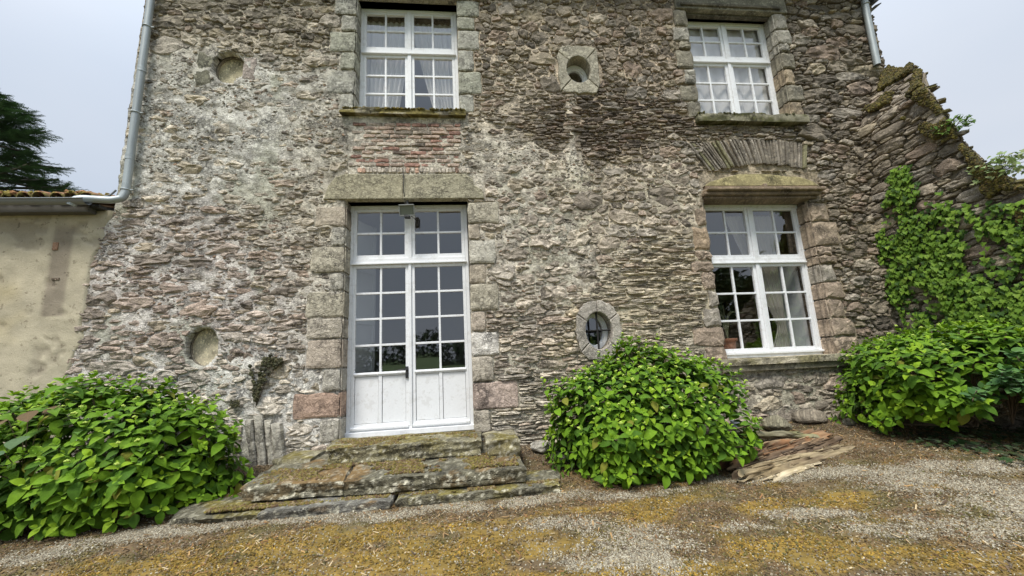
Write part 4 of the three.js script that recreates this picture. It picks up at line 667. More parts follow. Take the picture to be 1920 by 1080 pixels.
// the top falls away towards the back, where more of the wall has come down
const ruinBack = (z) => Math.min(ruinTop(z) - 0.02, 1.32 + 1.14 * (ruinTop(5 - (5 - z) / 1.14) - 1.4));
{
  const R = rng(55), mb = new MB(), nz = 130, ny = 130, col = (z, s) => { const l = fbm(z * 5, s * 5, 4, 5), m = CK * (1 + 0.4 * l); const c = mixc([0.2, 0.165, 0.12], [0.12, 0.105, 0.075], ss(0, 0.3, fbm(z * 3, s * 3, 9, 4))); return [c[0] * m, c[1] * m, c[2] * m]; };
  for (let i = 0; i <= nz; i++) for (let j = 0; j <= ny; j++) { const z = mix(-0.02, 3.7, (i / nz) ** 1.5), T = ruinTop(z), y = T * j / ny, p = ruinPlace(z, y, -0.02 + 0.02 * fbm(z * 8, y * 8, 6, 4)); mb.v(p[0], p[1], p[2], col(z, y), z, y); }
  for (let i = 0; i < nz; i++) for (let j = 0; j < ny; j++) { const a = i * (ny + 1) + j; mb.q(a, a + ny + 1, a + ny + 2, a + 1); }
  // ragged top across the thickness, back and end
  const nt = 8; for (let i = 0; i <= nz; i++) for (let j = 0; j <= nt; j++) { const z = mix(-0.02, 3.7, (i / nz) ** 1.5), T = ruinTop(z), p = ruinPlace(z, T, 0), t = j / nt, x = mix(p[0], RX + RT + 0.05, t); mb.v(x, mix(T, ruinBack(z), Math.sqrt(t)) + (j ? -0.02 + 0.06 * fbm(x * 6, z * 6, 2, 3) : 0), z, col(z, x), z, x); }
  const o = (nz + 1) * (ny + 1); for (let i = 0; i < nz; i++) for (let j = 0; j < nt; j++) { const a = o + i * (nt + 1) + j; mb.q(a, a + nt + 1, a + nt + 2, a + 1); }
  let prev = null; for (let i = 0; i <= nz; i++) { const z = mix(-0.02, 3.7, (i / nz) ** 1.5), T = ruinBack(z) - 0.02, a = mb.v(RX + RT + 0.05, T, z, col(z, 1), z, T), b = mb.v(RX + RT, 0, z, col(z, 0), z, 0); if (prev) mb.q(prev[0], a, b, prev[1]); prev = [a, b]; }
  const z1 = 3.7, e = [mb.v(RX, 0, z1, col(0, 0), 0, 0), mb.v(RX + RT, 0, z1, col(1, 0), 0.8, 0), mb.v(RX + RT, ruinBack(z1), z1, col(1, 1), 0.8, 2), mb.v(RX, ruinTop(z1), z1, col(0, 1), 0, 2)]; mb.q(...e);
  part('core', mb.geo(true), M.bareS, ruin);
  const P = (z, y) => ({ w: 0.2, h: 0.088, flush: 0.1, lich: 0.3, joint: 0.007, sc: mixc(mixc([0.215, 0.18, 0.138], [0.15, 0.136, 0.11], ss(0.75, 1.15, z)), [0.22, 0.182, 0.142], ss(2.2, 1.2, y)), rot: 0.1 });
  const stones = packStones(0, 3.7, 0, 5.75, P, ruinFree, 9, 1.15);
  stones.sort((a, b) => b.area * (b.cx < 1.7 ? 1 : 0.02) - a.area * (a.cx < 1.7 ? 1 : 0.02));
  const rest = new MB();
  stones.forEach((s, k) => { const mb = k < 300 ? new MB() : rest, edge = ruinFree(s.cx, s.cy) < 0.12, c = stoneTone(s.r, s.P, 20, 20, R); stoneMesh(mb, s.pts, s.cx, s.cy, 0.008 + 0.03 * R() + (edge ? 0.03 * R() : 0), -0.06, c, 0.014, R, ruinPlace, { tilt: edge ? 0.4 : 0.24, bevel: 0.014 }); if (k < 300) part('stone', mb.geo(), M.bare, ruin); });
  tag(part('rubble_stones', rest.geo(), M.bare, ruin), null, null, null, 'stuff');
  // loose slabs lying on the crumbling top
  for (let k = 0; k < 26; k++) { const z = mix(0.05, 1.6, R()), T = ruinTop(z), p = ruinPlace(z, T, 0), t = 0.25 * R() * R(), g = roughSlab([[-0.15, -0.12], [0.15, -0.1], [0.13, 0.12], [-0.16, 0.1]], -0.03, 0.03, [8, 3, 8], 0.05, mossCol([0.15, 0.135, 0.11], [0.1, 0.09, 0.03], 0.4), k); g.rotateZ(0.25 * (R() - 0.5)); g.rotateX(0.2 * (R() - 0.3)); g.rotateY(R() * 6); const f = 0.28 + 0.42 * R(); g.scale(f, f, f); const m = part('loose_slab', g, M.bareS, ruin); m.position.set(mix(p[0], RX + RT, t), mix(T, ruinBack(z), Math.sqrt(t)) - 0.01, p[2]); }
  // moss cushions hanging over the upper edge
  const spots = []; for (let k = 0; k < 90000; k++) { const z = mix(0, 1.75, R()), T = ruinTop(z), y = T - 0.75 * R(), e = ruinFree(z, y), d = fbm(z * 4.5, y * 4.5, 14, 4) + 0.42 * ss(0.45, 0.05, T - y) * ss(0.5, 0.0, e) - 0.16 * ss(0.05, 0.3, T - y) + (y > 4.7 ? 0.1 : 0); if (d < 0.15 || e < 0) continue; const p = ruinPlace(z, y, 0.03 + 0.035 * R()); spots.push([p[0], p[1], p[2], 0.008 + 0.014 * R()]); }
  for (let k = 0; k < 9000; k++) { const z = mix(0, 1.75, R()), T = ruinTop(z), p = ruinPlace(z, T, 0), t = R() * R(), x = mix(p[0], RX + RT, t); if (fbm(x * 4, z * 4, 3, 3) < -0.02) continue; spots.push([x, mix(T, ruinBack(z), Math.sqrt(t)) + 0.02 * R(), z, 0.01 + 0.016 * R()]); }
  mossTufts('moss', spots, ruin, [[0.075, 0.066, 0.014], [0.11, 0.092, 0.018], [0.055, 0.05, 0.016], [0.13, 0.105, 0.022], [0.05, 0.04, 0.02], [0.12, 0.085, 0.03]], 7); console.log('ruin stones', stones.length, 'moss', spots.length);
}
// ================================================================ PLASTERED ANNEX AT THE LEFT
{
  const an = thing('annex', 'low annex with stained cream plaster wall and mossy tile roof, left edge', 'building');
  const mb = new MB(), st = 0.03, nx = Math.ceil(4.6 / st), ny = Math.ceil(3.42 / st), id = [];
  const ex = (y) => xl(y) + 0.09 + 0.06 * fbm(y * 3, 7.7, 1, 3);
  for (let j = 0; j <= ny; j++) for (let i = 0; i <= nx; i++) {
    const y = Math.min(j * st, 3.42), x = ex(y) - i * st, e = i * st;
    const a = fbm(x * 2.2, y * 2.6, 71, 5), b = fbm(x * 9, y * 9, 72, 4), yl = ss(0.0, 0.3, fbm(x * 0.9 + 3, y * 1.1, 73, 4)), expo = ss(0.27, 0.36, fbm(x * 5, y * 6, 74, 5) + 0.22 * ss(2.7, 3.3, y) + 0.1 * ss(-4.75, -4.65, x)) ;
    let c = mixc([0.49, 0.435, 0.31], [0.49, 0.4, 0.19], yl * 0.55 * ss(-4.9, -5.3, x)); c = mixc(c, [0.36, 0.32, 0.24], ss(0.05, 0.4, a) * 0.3); c = mixc(c, [0.28, 0.24, 0.175], expo * 0.5);
    const vein = ss(0.03, 0.0, Math.abs(x + 4.83 + 0.03 * noise(y * 3, 1))) ; if (y > 2.1) c = mixc(c, [0.24, 0.2, 0.15], ss(0.14, 0.08, Math.abs(x + 4.93)) * ss(3.3, 3.15, y) * 0.8);
    const k = 1.08 * (1 + 0.14 * b); id.push(mb.v(x, y, (i === 0 ? -0.02 : 0.018 + 0.006 * a + 0.006 * b - 0.012 * expo) + 0.006 * fbm(x * 3, y * 3, 5, 3), [c[0] * k, c[1] * k, c[2] * k], x, y));
  }
  for (let j = 0; j < ny; j++) for (let i = 0; i < nx; i++) { const a = j * (nx + 1) + i; mb.q(a, a + nx + 1, a + nx + 2, a + 1); }
  part('plaster_wall', mb.geo(true), M.plas, an);
  part('wall', box(-9.2, -4.6, 0, 3.38, -4.0, -0.03), std({ map: bareMap, color: new THREE.Color().setRGB(0.6, 0.55, 0.43) }), an);
  part('brick', paintGeo(rbox(-5.03, -4.97, 2.92, 3.02, 0.0, 0.03, 0.008), () => [0.42, 0.26, 0.17]), M.bareS, an);
  part('brick', paintGeo(rbox(-4.985, -4.9, 2.55, 2.58, 0.0, 0.028, 0.006), () => [0.38, 0.3, 0.22]), M.bareS, an);
  // canal tiles
  const R = rng(61), half = (up) => { const n = 8, mb = new MB(), L = 0.42, r0 = 0.085, r1 = 0.07, t = 0.012; for (let e = 0; e <= 6; e++) for (let k = 0; k <= n; k++) { const a = Math.PI * k / n, z = -L * e / 6, r = mix(r0, r1, e / 6) + 0.004 * noise(k, e, 3), s = up ? 1 : -1, m = ss(0.0, 0.4, noise(k * 0.7, e * 1.1, up ? 1 : 2) + 0.2), c = mixc([0.3, 0.14, 0.075], [0.16, 0.13, 0.03], m); const q = 1 + 0.3 * noise(k * 2, e * 2, 9); for (const d of [0, t]) mb.v(Math.cos(a) * (r - d), s * Math.sin(a) * (r - d), z, [c[0] * q * CK * 0.8, c[1] * q * CK * 0.8, c[2] * q * CK * 0.8], k * 0.1, z); }
    const w = (n + 1) * 2; for (let e = 0; e < 6; e++) for (let k = 0; k < n; k++) for (const d of [0, 1]) { const a = e * w + k * 2 + d; mb.q(a, a + 2, a + w + 2, a + w); } for (let k = 0; k < n; k++) mb.q(k * 2, k * 2 + 1, k * 2 + 3, k * 2 + 2); return mb.geo(true); };
  const gu = half(true), gd = half(false), tm = std({ vertexColors: true, map: bareMap, side: THREE.DoubleSide }), slope = 0.27;
  for (let row = 0; row < 5; row++) for (let i = 0; i < 26; i++) { const x = -4.6 - i * 0.165; for (const up of [1, 0]) { const m = part('roof_tile', up ? gu : gd, tm, an); m.position.set(x + (up ? 0 : -0.0825) + 0.012 * (R() - 0.5), 3.49 + row * 0.36 * Math.sin(slope) + (up ? 0.02 : 0.05) + 0.008 * R(), 0.2 - row * 0.36 * Math.cos(slope) - 0.03 * R()); m.rotation.set(slope, 0.05 * (R() - 0.5), 0.06 * (R() - 0.5)); } }
  part('roof', (() => { const g = box(-9.2, -4.5, -0.02, 0.02, -2.4, 0); g.rotateX(slope * 0.0); return g; })(), M.dark, an).position.set(0, 3.44, 0.12);
  part('roof', (() => { const g = box(-9.2, -4.5, -0.02, 0.0, -4.2, -0.02); g.rotateX(slope); return g; })(), std({ color: new THREE.Color().setRGB(0.15, 0.09, 0.05) }), an).position.set(0, 3.46, 0.12);
  const spots = []; for (let k = 0; k < 1400; k++) { const x = mix(-6.4, -4.65, R()), z = mix(0.2, -0.6, R()); if (noise(x * 4, z * 4, 2) < 0) continue; spots.push([x, 3.57 - (z - 0.2) * 0.27 + 0.03 * R(), z, 0.012 + 0.02 * R()]); } mossTufts('moss', spots, an, [[0.16, 0.13, 0.02], [0.22, 0.17, 0.04], [0.1, 0.09, 0.02], [0.24, 0.12, 0.05]], 17);
  // half-round gutter
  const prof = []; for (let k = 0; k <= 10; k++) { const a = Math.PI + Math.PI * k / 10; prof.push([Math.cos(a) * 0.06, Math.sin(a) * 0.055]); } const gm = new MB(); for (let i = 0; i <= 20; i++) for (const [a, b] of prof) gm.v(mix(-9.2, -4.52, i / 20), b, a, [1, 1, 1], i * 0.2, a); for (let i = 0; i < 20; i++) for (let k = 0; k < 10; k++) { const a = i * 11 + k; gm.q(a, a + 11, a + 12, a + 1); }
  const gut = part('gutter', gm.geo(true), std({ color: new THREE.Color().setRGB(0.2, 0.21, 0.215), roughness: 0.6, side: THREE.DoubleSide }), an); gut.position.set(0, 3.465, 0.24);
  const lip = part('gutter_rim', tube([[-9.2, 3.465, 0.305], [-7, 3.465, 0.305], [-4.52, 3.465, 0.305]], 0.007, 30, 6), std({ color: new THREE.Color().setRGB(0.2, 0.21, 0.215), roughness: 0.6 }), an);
  part('fascia', box(-9.2, -4.6, 3.36, 3.46, 0.03, 0.14), std({ color: new THREE.Color().setRGB(0.1, 0.095, 0.085) }), an);
  // lead flashing against the house corner
  part('flashing', tube([[-5.0, 3.6, 0.05], [-4.62, 3.6, 0.03], [-4.5, 3.62, 0.01], [-4.44, 3.7, 0.0]], 0.012, 20, 6), std({ color: new THREE.Color().setRGB(0.2, 0.21, 0.22), roughness: 0.6 }), an);
}
// ================================================================ PIPES, LAMP, SMALL THINGS ON THE WALL
{
  const p = thing('drainpipe', 'long grey zinc drainpipe down the left corner, bent to the annex gutter', 'drainpipe');
  part('pipe', tube([[-4.27, 7.3, 0.09], [-4.26, 5.5, 0.09], [-4.25, 3.72, 0.09]], 0.043, 20, 14), M.zinc, p);
  part('elbow', tube([[-4.25, 3.74, 0.09], [-4.25, 3.62, 0.095], [-4.27, 3.54, 0.11], [-4.36, 3.505, 0.14], [-4.5, 3.5, 0.18], [-4.6, 3.495, 0.21], [-4.66, 3.47, 0.235], [-4.69, 3.4, 0.24]], 0.043, 40, 14), M.zinc, p);
  for (const y of [5.35, 4.1]) { const c = part('sleeve', new THREE.CylinderGeometry(0.047, 0.047, 0.07, 16), M.zinc, p); c.position.set(-4.256, y, 0.09); }
  for (const y of [6.0, 4.72, 3.66]) { const b = part('bracket', merge([(() => { const g = new THREE.TorusGeometry(0.047, 0.008, 6, 20); g.rotateX(Math.PI / 2); return g; })(), rbox(0.045, 0.085, -0.008, 0.008, -0.008, 0.008), rbox(-0.008, 0.008, -0.008, 0.008, -0.09, -0.045)]), M.zinc, p); b.position.set(-4.252 - (y - 3.7) * 0.005, y, 0.09); }
  const q = thing('drainpipe', 'short grey drainpipe at the upper right corner, ending on the ruined wall', 'drainpipe');
  part('pipe', tube([[6.69, 6.98, 0.09], [6.67, 6.5, 0.09], [6.645, 5.78, 0.09]], 0.047, 12, 14), M.zinc, q);
  part('elbow', tube([[6.69, 6.97, 0.09], [6.7, 7.05, 0.1], [6.76, 7.14, 0.2], [6.78, 7.3, 0.3]], 0.047, 20, 14), M.zinc, q);
  part('bracket', (() => { const g = new THREE.TorusGeometry(0.052, 0.009, 6, 20); g.rotateX(Math.PI / 2); g.translate(6.69, 6.93, 0.09); return g; })(), M.zinc, q);
  // floodlight
  const f = thing('floodlight', 'small grey floodlight hanging under the door lintel', 'floodlight', [-0.845, 3.42, 0.04]); f.scale.setScalar(1.2);
  const hd = part('housing', merge([rbox(-0.075, 0.075, -0.055, 0.055, -0.06, 0.0, 0.012), rbox(-0.082, 0.082, 0.05, 0.062, -0.01, 0.02, 0.003), rbox(-0.082, 0.082, -0.066, -0.052, -0.02, 0.012, 0.003), rbox(-0.082, -0.072, -0.06, 0.06, -0.01, 0.012, 0.003), rbox(0.072, 0.082, -0.06, 0.06, -0.01, 0.012, 0.003)]), std({ color: new THREE.Color().setRGB(0.3, 0.31, 0.29), roughness: 0.5 }), f); hd.rotation.set(0.35, 0.05, 0.03); hd.position.y = -0.03;
  part('lens', rbox(-0.07, 0.07, -0.05, 0.05, -0.004, 0.004, 0.002), std({ color: new THREE.Color().setRGB(0.16, 0.18, 0.15), roughness: 0.15 }), hd);
  part('bracket', merge([rbox(-0.012, 0.012, 0.02, 0.1, -0.05, -0.03, 0.003), rbox(-0.03, 0.03, -0.11, -0.085, -0.07, 0.0, 0.005)]), M.dark, f);
  part('cable', tube([[-0.02, 0.06, -0.03], [-0.035, 0.2, 0.01], [-0.03, 0.34, 0.012], [-0.045, 0.46, 0.014]], 0.004, 16, 5), M.dark, f);
  part('cable', tube([[0.02, -0.06, -0.06], [0.09, -0.1, -0.16], [0.1, -0.16, -0.19]], 0.004, 12, 5), M.dark, f);
  // withered climber stuck to the wall
  const R = rng(14), wp = thing('withered_plant', 'dark withered climber clinging to the wall left of the door', 'plant', [-2.58, 0.95, 0.035]); const g = [], spots = [];
  for (let k = 0; k < 9; k++) { const l = 0.3 + 0.35 * R(), dx = 0.45 * (R() - 0.35); g.push(tube([[0, 0, 0], [dx * 0.2 + 0.03 * R(), l * 0.4, 0.01], [dx * 0.7, l * 0.8, 0.015], [dx, l, 0.01]], 0.004, 10, 5)); for (let j = 0; j < 26; j++) { const t = 0.2 + 0.8 * R(); spots.push([dx * t * t + 0.03 * (R() - 0.5), l * t + 0.03 * (R() - 0.5), 0.01 + 0.02 * R(), 0.008 + 0.012 * R()]); } }
  for (let j = 0; j < 160; j++) spots.push([0.16 + 0.22 * (R() - 0.5), 0.52 + 0.1 * (R() - 0.5), 0.02 * R(), 0.009 + 0.012 * R()], ); for (let j = 0; j < 60; j++) spots.push([-0.28 + 0.1 * R(), 0.02 + 0.08 * R(), 0.01, 0.01]);
  part('stem', merge(g), std({ color: new THREE.Color().setRGB(0.09, 0.075, 0.05) }), wp); mossTufts('leaves', spots, wp, [[0.06, 0.06, 0.025], [0.04, 0.04, 0.02], [0.09, 0.08, 0.04]], 6);
}
// ================================================================ PLANTS
const leafMap = dataTex(256, (u, v) => { // v runs from stalk to tip, u across
  const a = Math.abs(u - 0.5) * 2, rib = ss(0.05, 0.0, a), side = Math.pow(Math.abs(Math.sin((v * 7.5 - a * 1.6) * Math.PI)), 22) * 0.35 * (1 - a * 0.5), n = 0.9 + 0.16 * tf(u, v, 8, 33, 4); const k = n * (1 + 0.0 * rib); const l = clamp(rib * 0.6 + side);
  return [mix(0.72 * k, 0.95, l), mix(0.78 * k, 0.98, l * 0.8), mix(0.6 * k, 0.8, l * 0.6)];
});
leafMap.wrapS = leafMap.wrapT = THREE.ClampToEdgeWrapping;
const leafMat = (r, g, b, coat = 0.06) => new THREE.MeshPhysicalMaterial({ color: new THREE.Color().setRGB(r, g, b), map: leafMap, roughness: 0.9, transmission: 0.3, thickness: 0, specularIntensity: 0.4, clearcoat: coat, clearcoatRoughness: 0.45, side: THREE.DoubleSide });
function leafGeo(width, droop, fold, R, seg = 6, point = 1) {
  const p = [], u = [], idx = [], tw = (R() - 0.5) * 0.35;
  for (let k = 0; k <= seg; k++) {
    const t = k / seg, w = width * Math.pow(Math.sin(Math.PI * Math.pow(t, 0.82)), 0.85) * (1 - 0.25 * point * t) + (k === seg ? 0 : 0.006), z = t * Math.cos(droop * t * 0.7), y = -droop * 0.5 * t * t + 0.02 * Math.sin(t * 9 + tw * 20), e = fold * w + 0.03 * w * Math.sin(k * 2.6 + tw * 9);
    for (const s of [-1, 0, 1]) { p.push(s * w, y + (s ? e : 0) + s * tw * t * w, z); u.push(0.5 + s * 0.5, t); }
  }
  for (let k = 0; k < seg; k++) for (let s = 0; s < 2; s++) { const a = k * 3 + s; idx.push(a, a + 3, a + 4, a, a + 4, a + 1); }
  const g = new THREE.BufferGeometry(); g.setAttribute('position', new THREE.Float32BufferAttribute(p, 3)); g.setAttribute('uv', new THREE.Float32BufferAttribute(u, 2)); g.setIndex(idx); g.computeVertexNormals(); return g;
}
const LR = rng(101), LEAVES = []; for (let k = 0; k < 6; k++) LEAVES.push(leafGeo(0.3 + 0.05 * LR(), 0.35 + 0.6 * LR(), 0.2 + 0.35 * LR(), LR));
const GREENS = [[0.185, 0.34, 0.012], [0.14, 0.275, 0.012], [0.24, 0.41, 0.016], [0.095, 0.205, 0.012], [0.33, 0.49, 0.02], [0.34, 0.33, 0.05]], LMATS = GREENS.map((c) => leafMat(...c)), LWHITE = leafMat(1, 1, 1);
const tmpM = new THREE.Matrix4(), UPV = V(0, 1, 0);
// place a leaf whose z axis runs along dir and whose y axis is near up
function leafMatrix(pos, dir, up, len) { const z = dir.clone().normalize(), x = up.clone().cross(z); if (x.lengthSq() < 1e-6) x.set(1, 0, 0); x.normalize(); const y = z.clone().cross(x); return new THREE.Matrix4().makeBasis(x, y, z).scale(V(len, len, len)).setPosition(pos); }
function fillFoliage(root, list, name, geos, mats, cols, seed, white) {
  // the 300 that show largest are leaves of their own, the rest one mass of foliage
  const eye = V(0, 1.4, 5); for (const l of list) { const p = V().setFromMatrixPosition(l.m).add(root.position); l.k = l.size / p.distanceTo(eye) * (l.front ?? 1); }
  list.sort((a, b) => b.k - a.k); const R = rng(seed);
  for (const l of list.slice(0, 300)) { const m = part(name, geos[l.g % geos.length], mats[l.c % mats.length], root); m.applyMatrix4(l.m); }
  const by = geos.map(() => []); for (const l of list.slice(300)) by[l.g % geos.length].push(l);
  by.forEach((ls, gi) => { if (!ls.length) return; const im = new THREE.InstancedMesh(geos[gi], white, ls.length), c = new THREE.Color(); ls.forEach((l, k) => { im.setMatrixAt(k, l.m); const q = cols[l.c % cols.length], f = 0.8 + 0.4 * R(); im.setColorAt(k, c.setRGB(q[0] * f, q[1] * f, q[2] * f)); }); im.name = numbered('foliage'); im.castShadow = im.receiveShadow = true; im.userData.kind = 'stuff'; root.add(im); });
}
function hydrangea(label, center, rad, opt) {
  const root = thing('hydrangea_bush', label, 'bush', center, 'hydrangea bushes along the house front'), R = rng(opt.seed), list = [], tips = [], buds = [];
  const N = opt.shoots, front = V(0 - center[0], 1.4 - center[1], 5 - center[2]).normalize();
  const surf = (az, el) => { // lumpy dome, el 0..90 degrees; skirts below the equator when el < 0
    const d = V(Math.cos(el) * Math.cos(az), Math.sin(el), Math.cos(el) * Math.sin(az)), f = 1 + 0.34 * fbm(d.x * 2.4 + opt.seed, d.y * 2.4, d.z * 2.4, 3) + 0.1 * noise(d.x * 7, d.y * 7 + opt.seed, d.z * 7);
    const tp = 1 - (opt.taper ?? 0.1) * Math.max(0, d.y); return [V(d.x * rad[0] * f * tp, d.y * rad[1] * f * (d.y < 0 ? 0.9 : 1), d.z * rad[2] * f * tp), V(d.x / rad[0], d.y / rad[1] * 1.1, d.z / rad[2]).normalize()];
  };
  let tries = 0;
  while (tips.length < N && tries++ < N * 40) {
    const az = R() * Math.PI * 2, el = Math.asin(mix(opt.low ?? -0.25, 1, R())), [p, n] = surf(az, el); p.y += rad[1] * (opt.lift ?? 0.42);
    if (n.dot(front) < -0.25) continue; if (opt.clip && !opt.clip(p.x + center[0], p.y + center[1], p.z + center[2])) continue;
    if (tips.some((t) => t.p.distanceTo(p) < opt.space)) continue;
    const gap = fbm(p.x * 3.1 + opt.seed, p.y * 3.1, p.z * 3.1, 2); if (gap < -0.2 && p.y < rad[1] * 1.1) continue; if (R() < 0.07) p.addScaledVector(n, 0.06 + 0.09 * R());
    tips.push({ p, n });
    const axis = n.clone().multiplyScalar(0.8).add(V(0, 0.5, 0)).add(V(R() - 0.5, R() - 0.5, R() - 0.5).multiplyScalar(0.4)).normalize(), side = V(1, 0.3, 0.2).cross(axis).normalize(), sid2 = axis.clone().cross(side), sz = opt.leaf * (0.7 + 0.4 * R() * R() + 0.15 * R()), ph = R() * 3.14, young = R() < 0.28 ? 1 : 0;
    const spec = [[0.35, 25, 0.02], [0.62, 50, 0.0], [0.9, 74, -0.03], [1.05, 92, -0.075], [1.0, 108, -0.12]];
    spec.forEach(([s, ang, off], k) => { for (const sgn of [0, Math.PI]) { if (k > 3 && R() < 0.4) continue; const a = ph + k * Math.PI / 2 + sgn + 0.35 * (R() - 0.5), t = (ang + 22 * (R() - 0.5)) * Math.PI / 180, out = side.clone().multiplyScalar(Math.cos(a)).addScaledVector(sid2, Math.sin(a)), d = axis.clone().multiplyScalar(Math.cos(t)).addScaledVector(out, Math.sin(t)); const L = sz * s * (0.85 + 0.3 * R()), q = p.clone().addScaledVector(axis, off).addScaledVector(d, 0.012); const upn = axis.clone().multiplyScalar(0.8).add(V(0, 0.35, 0)); list.push({ m: leafMatrix(q, d, upn, L), g: Math.floor(R() * 6), c: k < 2 && young ? 4 : k < 2 ? [0, 2, 2][Math.floor(R() * 3)] : k > 2 && R() < 0.06 ? 5 : Math.floor(R() * 4), size: L, front: 0.3 + Math.max(0, n.dot(front)) }); } });
    if (n.y > 0.1 && R() < (opt.bud ?? 0.5)) buds.push(p.clone().addScaledVector(axis, 0.07));
  }
  // inner leaves under the shell
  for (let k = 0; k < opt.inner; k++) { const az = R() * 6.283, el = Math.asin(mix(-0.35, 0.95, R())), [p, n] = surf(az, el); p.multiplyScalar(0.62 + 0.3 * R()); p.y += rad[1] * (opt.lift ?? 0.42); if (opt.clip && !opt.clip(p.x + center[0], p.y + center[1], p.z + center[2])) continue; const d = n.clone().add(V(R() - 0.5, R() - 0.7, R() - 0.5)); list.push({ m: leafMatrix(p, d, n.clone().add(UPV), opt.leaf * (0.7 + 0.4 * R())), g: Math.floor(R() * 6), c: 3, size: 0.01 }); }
  fillFoliage(root, list, 'leaf', LEAVES, LMATS, GREENS, opt.seed + 1, LWHITE);
  // pale green flower buds
  const bg = merge(Array.from({ length: 9 }, (_, k) => { const g = new THREE.IcosahedronGeometry(0.006, 0), a = k * 2.4, r = 0.0045 * Math.sqrt(k); g.translate(Math.cos(a) * r, 0.003 * (3 - Math.sqrt(k)), Math.sin(a) * r); return g; })), bm = std({ color: new THREE.Color().setRGB(0.42, 0.53, 0.1) });
  for (const b of buds.slice(0, 120)) { const m = part('flower_bud', bg, bm, root); m.position.copy(b); m.scale.setScalar(0.8 + 0.7 * R()); m.rotation.set(R() - 0.5, R() * 6, R() - 0.5); }
  // stems from the root to the shoots
  const sm = std({ color: new THREE.Color().setRGB(0.13, 0.1, 0.06) });
  tips.forEach((t, k) => { if (k % 5) return; const b = V(0.3 * rad[0] * (R() - 0.5), 0, 0.35 * rad[2] * (R() - 0.5)), c = b.clone().lerp(t.p, 0.55).add(V(0, 0.06 - 0.1 * R(), 0)), end = t.p.clone().multiplyScalar(0.97); part('stem', new THREE.TubeGeometry(new THREE.CatmullRomCurve3([b, c, end]), 10, 0.006 + 0.004 * R(), 5), sm, root); });
  return root;
}
hydrangea('large round hydrangea bush in the left corner in front of the annex', [-3.85, GY + 0.02, 0.55], [1.32, 0.79, 0.62], { seed: 5, shoots: 430, space: 0.115, leaf: 0.163, inner: 900, low: -0.62, lift: 0.5, clip: (x, y, z) => z > 0.05 && y > GY + 0.1 });
hydrangea('domed hydrangea bush between the steps and the lower right window', [1.98, GY + 0.05, 0.5], [1.16, 0.92, 0.66], { taper: 0.14, seed: 9, shoots: 430, space: 0.105, leaf: 0.145, inner: 900, low: -0.6, lift: 0.38, bud: 0.7, clip: (x, y, z) => z > 0.04 && y > GY + 0.06 + 0.2 * ss(2.1, 2.5, x) * (1 - ss(2.75, 2.9, x)) });
hydrangea('spreading hydrangea bush in the right corner under the ivy', [5.6, GY + 0.3, 0.85], [1.05, 0.72, 0.95], { seed: 13, shoots: 450, space: 0.11, leaf: 0.148, inner: 800, low: -0.45, lift: 0.62, bud: 0.12, clip: (x, y, z) => z > 0.06 && y > 0.72 - 0.25 * ss(5.0, 4.7, x) });
// rose-like shoots with small round leaves growing through the right bush, and a large-leaved seedling in the left one
{
  const R = rng(33), root = thing('shrub', 'bluish green small-leaved shrub growing through the right hydrangea', 'shrub', [5.35, 0.5, 1.45]), list = [], g = [leafGeo(0.36, 0.3, 0.15, R, 4, 0.3), leafGeo(0.4, 0.5, 0.1, R, 4, 0.3)], cols = [[0.075, 0.18, 0.055], [0.1, 0.22, 0.06], [0.14, 0.28, 0.07]], tg = [];
  for (let k = 0; k < 20; k++) { const a = mix(-1.5, 1.7, R()), h = 0.35 + 0.42 * R(), o = 0.15 + 0.45 * R(), e = V(Math.sin(a) * o, h, 0.12 + 0.25 * R()), curve = new THREE.CatmullRomCurve3([V(0, 0, 0), V(e.x * 0.3, h * 0.75, e.z * 0.3), e, e.clone().add(V(Math.sin(a) * 0.15, -0.08, 0.06))]); tg.push(new THREE.TubeGeometry(curve, 12, 0.004, 5)); for (let j = 0; j < 34; j++) { const t = 0.35 + 0.65 * R(), p = curve.getPoint(t), d = V(R() - 0.5, 0.5 * (R() - 0.4), R() - 0.3).normalize(); list.push({ m: leafMatrix(p.addScaledVector(d, 0.02), d, V(R() * 0.6 - 0.3, 1, 0.4), 0.06 + 0.035 * R()), g: j, c: Math.floor(R() * 3), size: 0.05 }); } }
  fillFoliage(root, list, 'leaf', g, cols.map((c) => leafMat(...c, 0.2)), cols, 3, LWHITE); part('stem', merge(tg), std({ color: new THREE.Color().setRGB(0.1, 0.07, 0.04) }), root);
  const s2 = thing('seedling', 'pale bluish broad-leaved seedling standing in the left hydrangea', 'plant', [-3.98, 0.5, 0.98]), l2 = [], c2 = [[0.1, 0.19, 0.09], [0.13, 0.21, 0.1], [0.22, 0.13, 0.07]], t2 = [];
  for (const [x, y, z, c, L] of [[0.02, 0.32, 0.22, 0, 0.2], [-0.14, 0.3, 0.24, 1, 0.19], [0.1, 0.42, 0.16, 1, 0.17], [-0.05, 0.18, 0.3, 0, 0.18], [0.05, 0.62, 0.1, 2, 0.15], [-0.1, 0.56, 0.1, 2, 0.16], [0.16, 0.64, 0.06, 2, 0.13]]) { t2.push(tube([[0, 0, 0], [x * 0.4, y * 0.6, z * 0.5], [x, y, z]], 0.004, 8, 5)); const d = V(x + 0.1 * (R() - 0.5), -0.05, z).normalize(); l2.push({ m: leafMatrix(V(x, y, z), d, V(0, 1, 0.5), L), g: 0, c, size: L }); }
  fillFoliage(s2, l2, 'leaf', [leafGeo(0.44, 0.4, 0.12, R, 6, 0.4)], c2.map((c) => leafMat(...c, 0.15)), c2, 4, LWHITE); part('stem', merge(t2), std({ color: new THREE.Color().setRGB(0.12, 0.1, 0.05) }), s2);
}
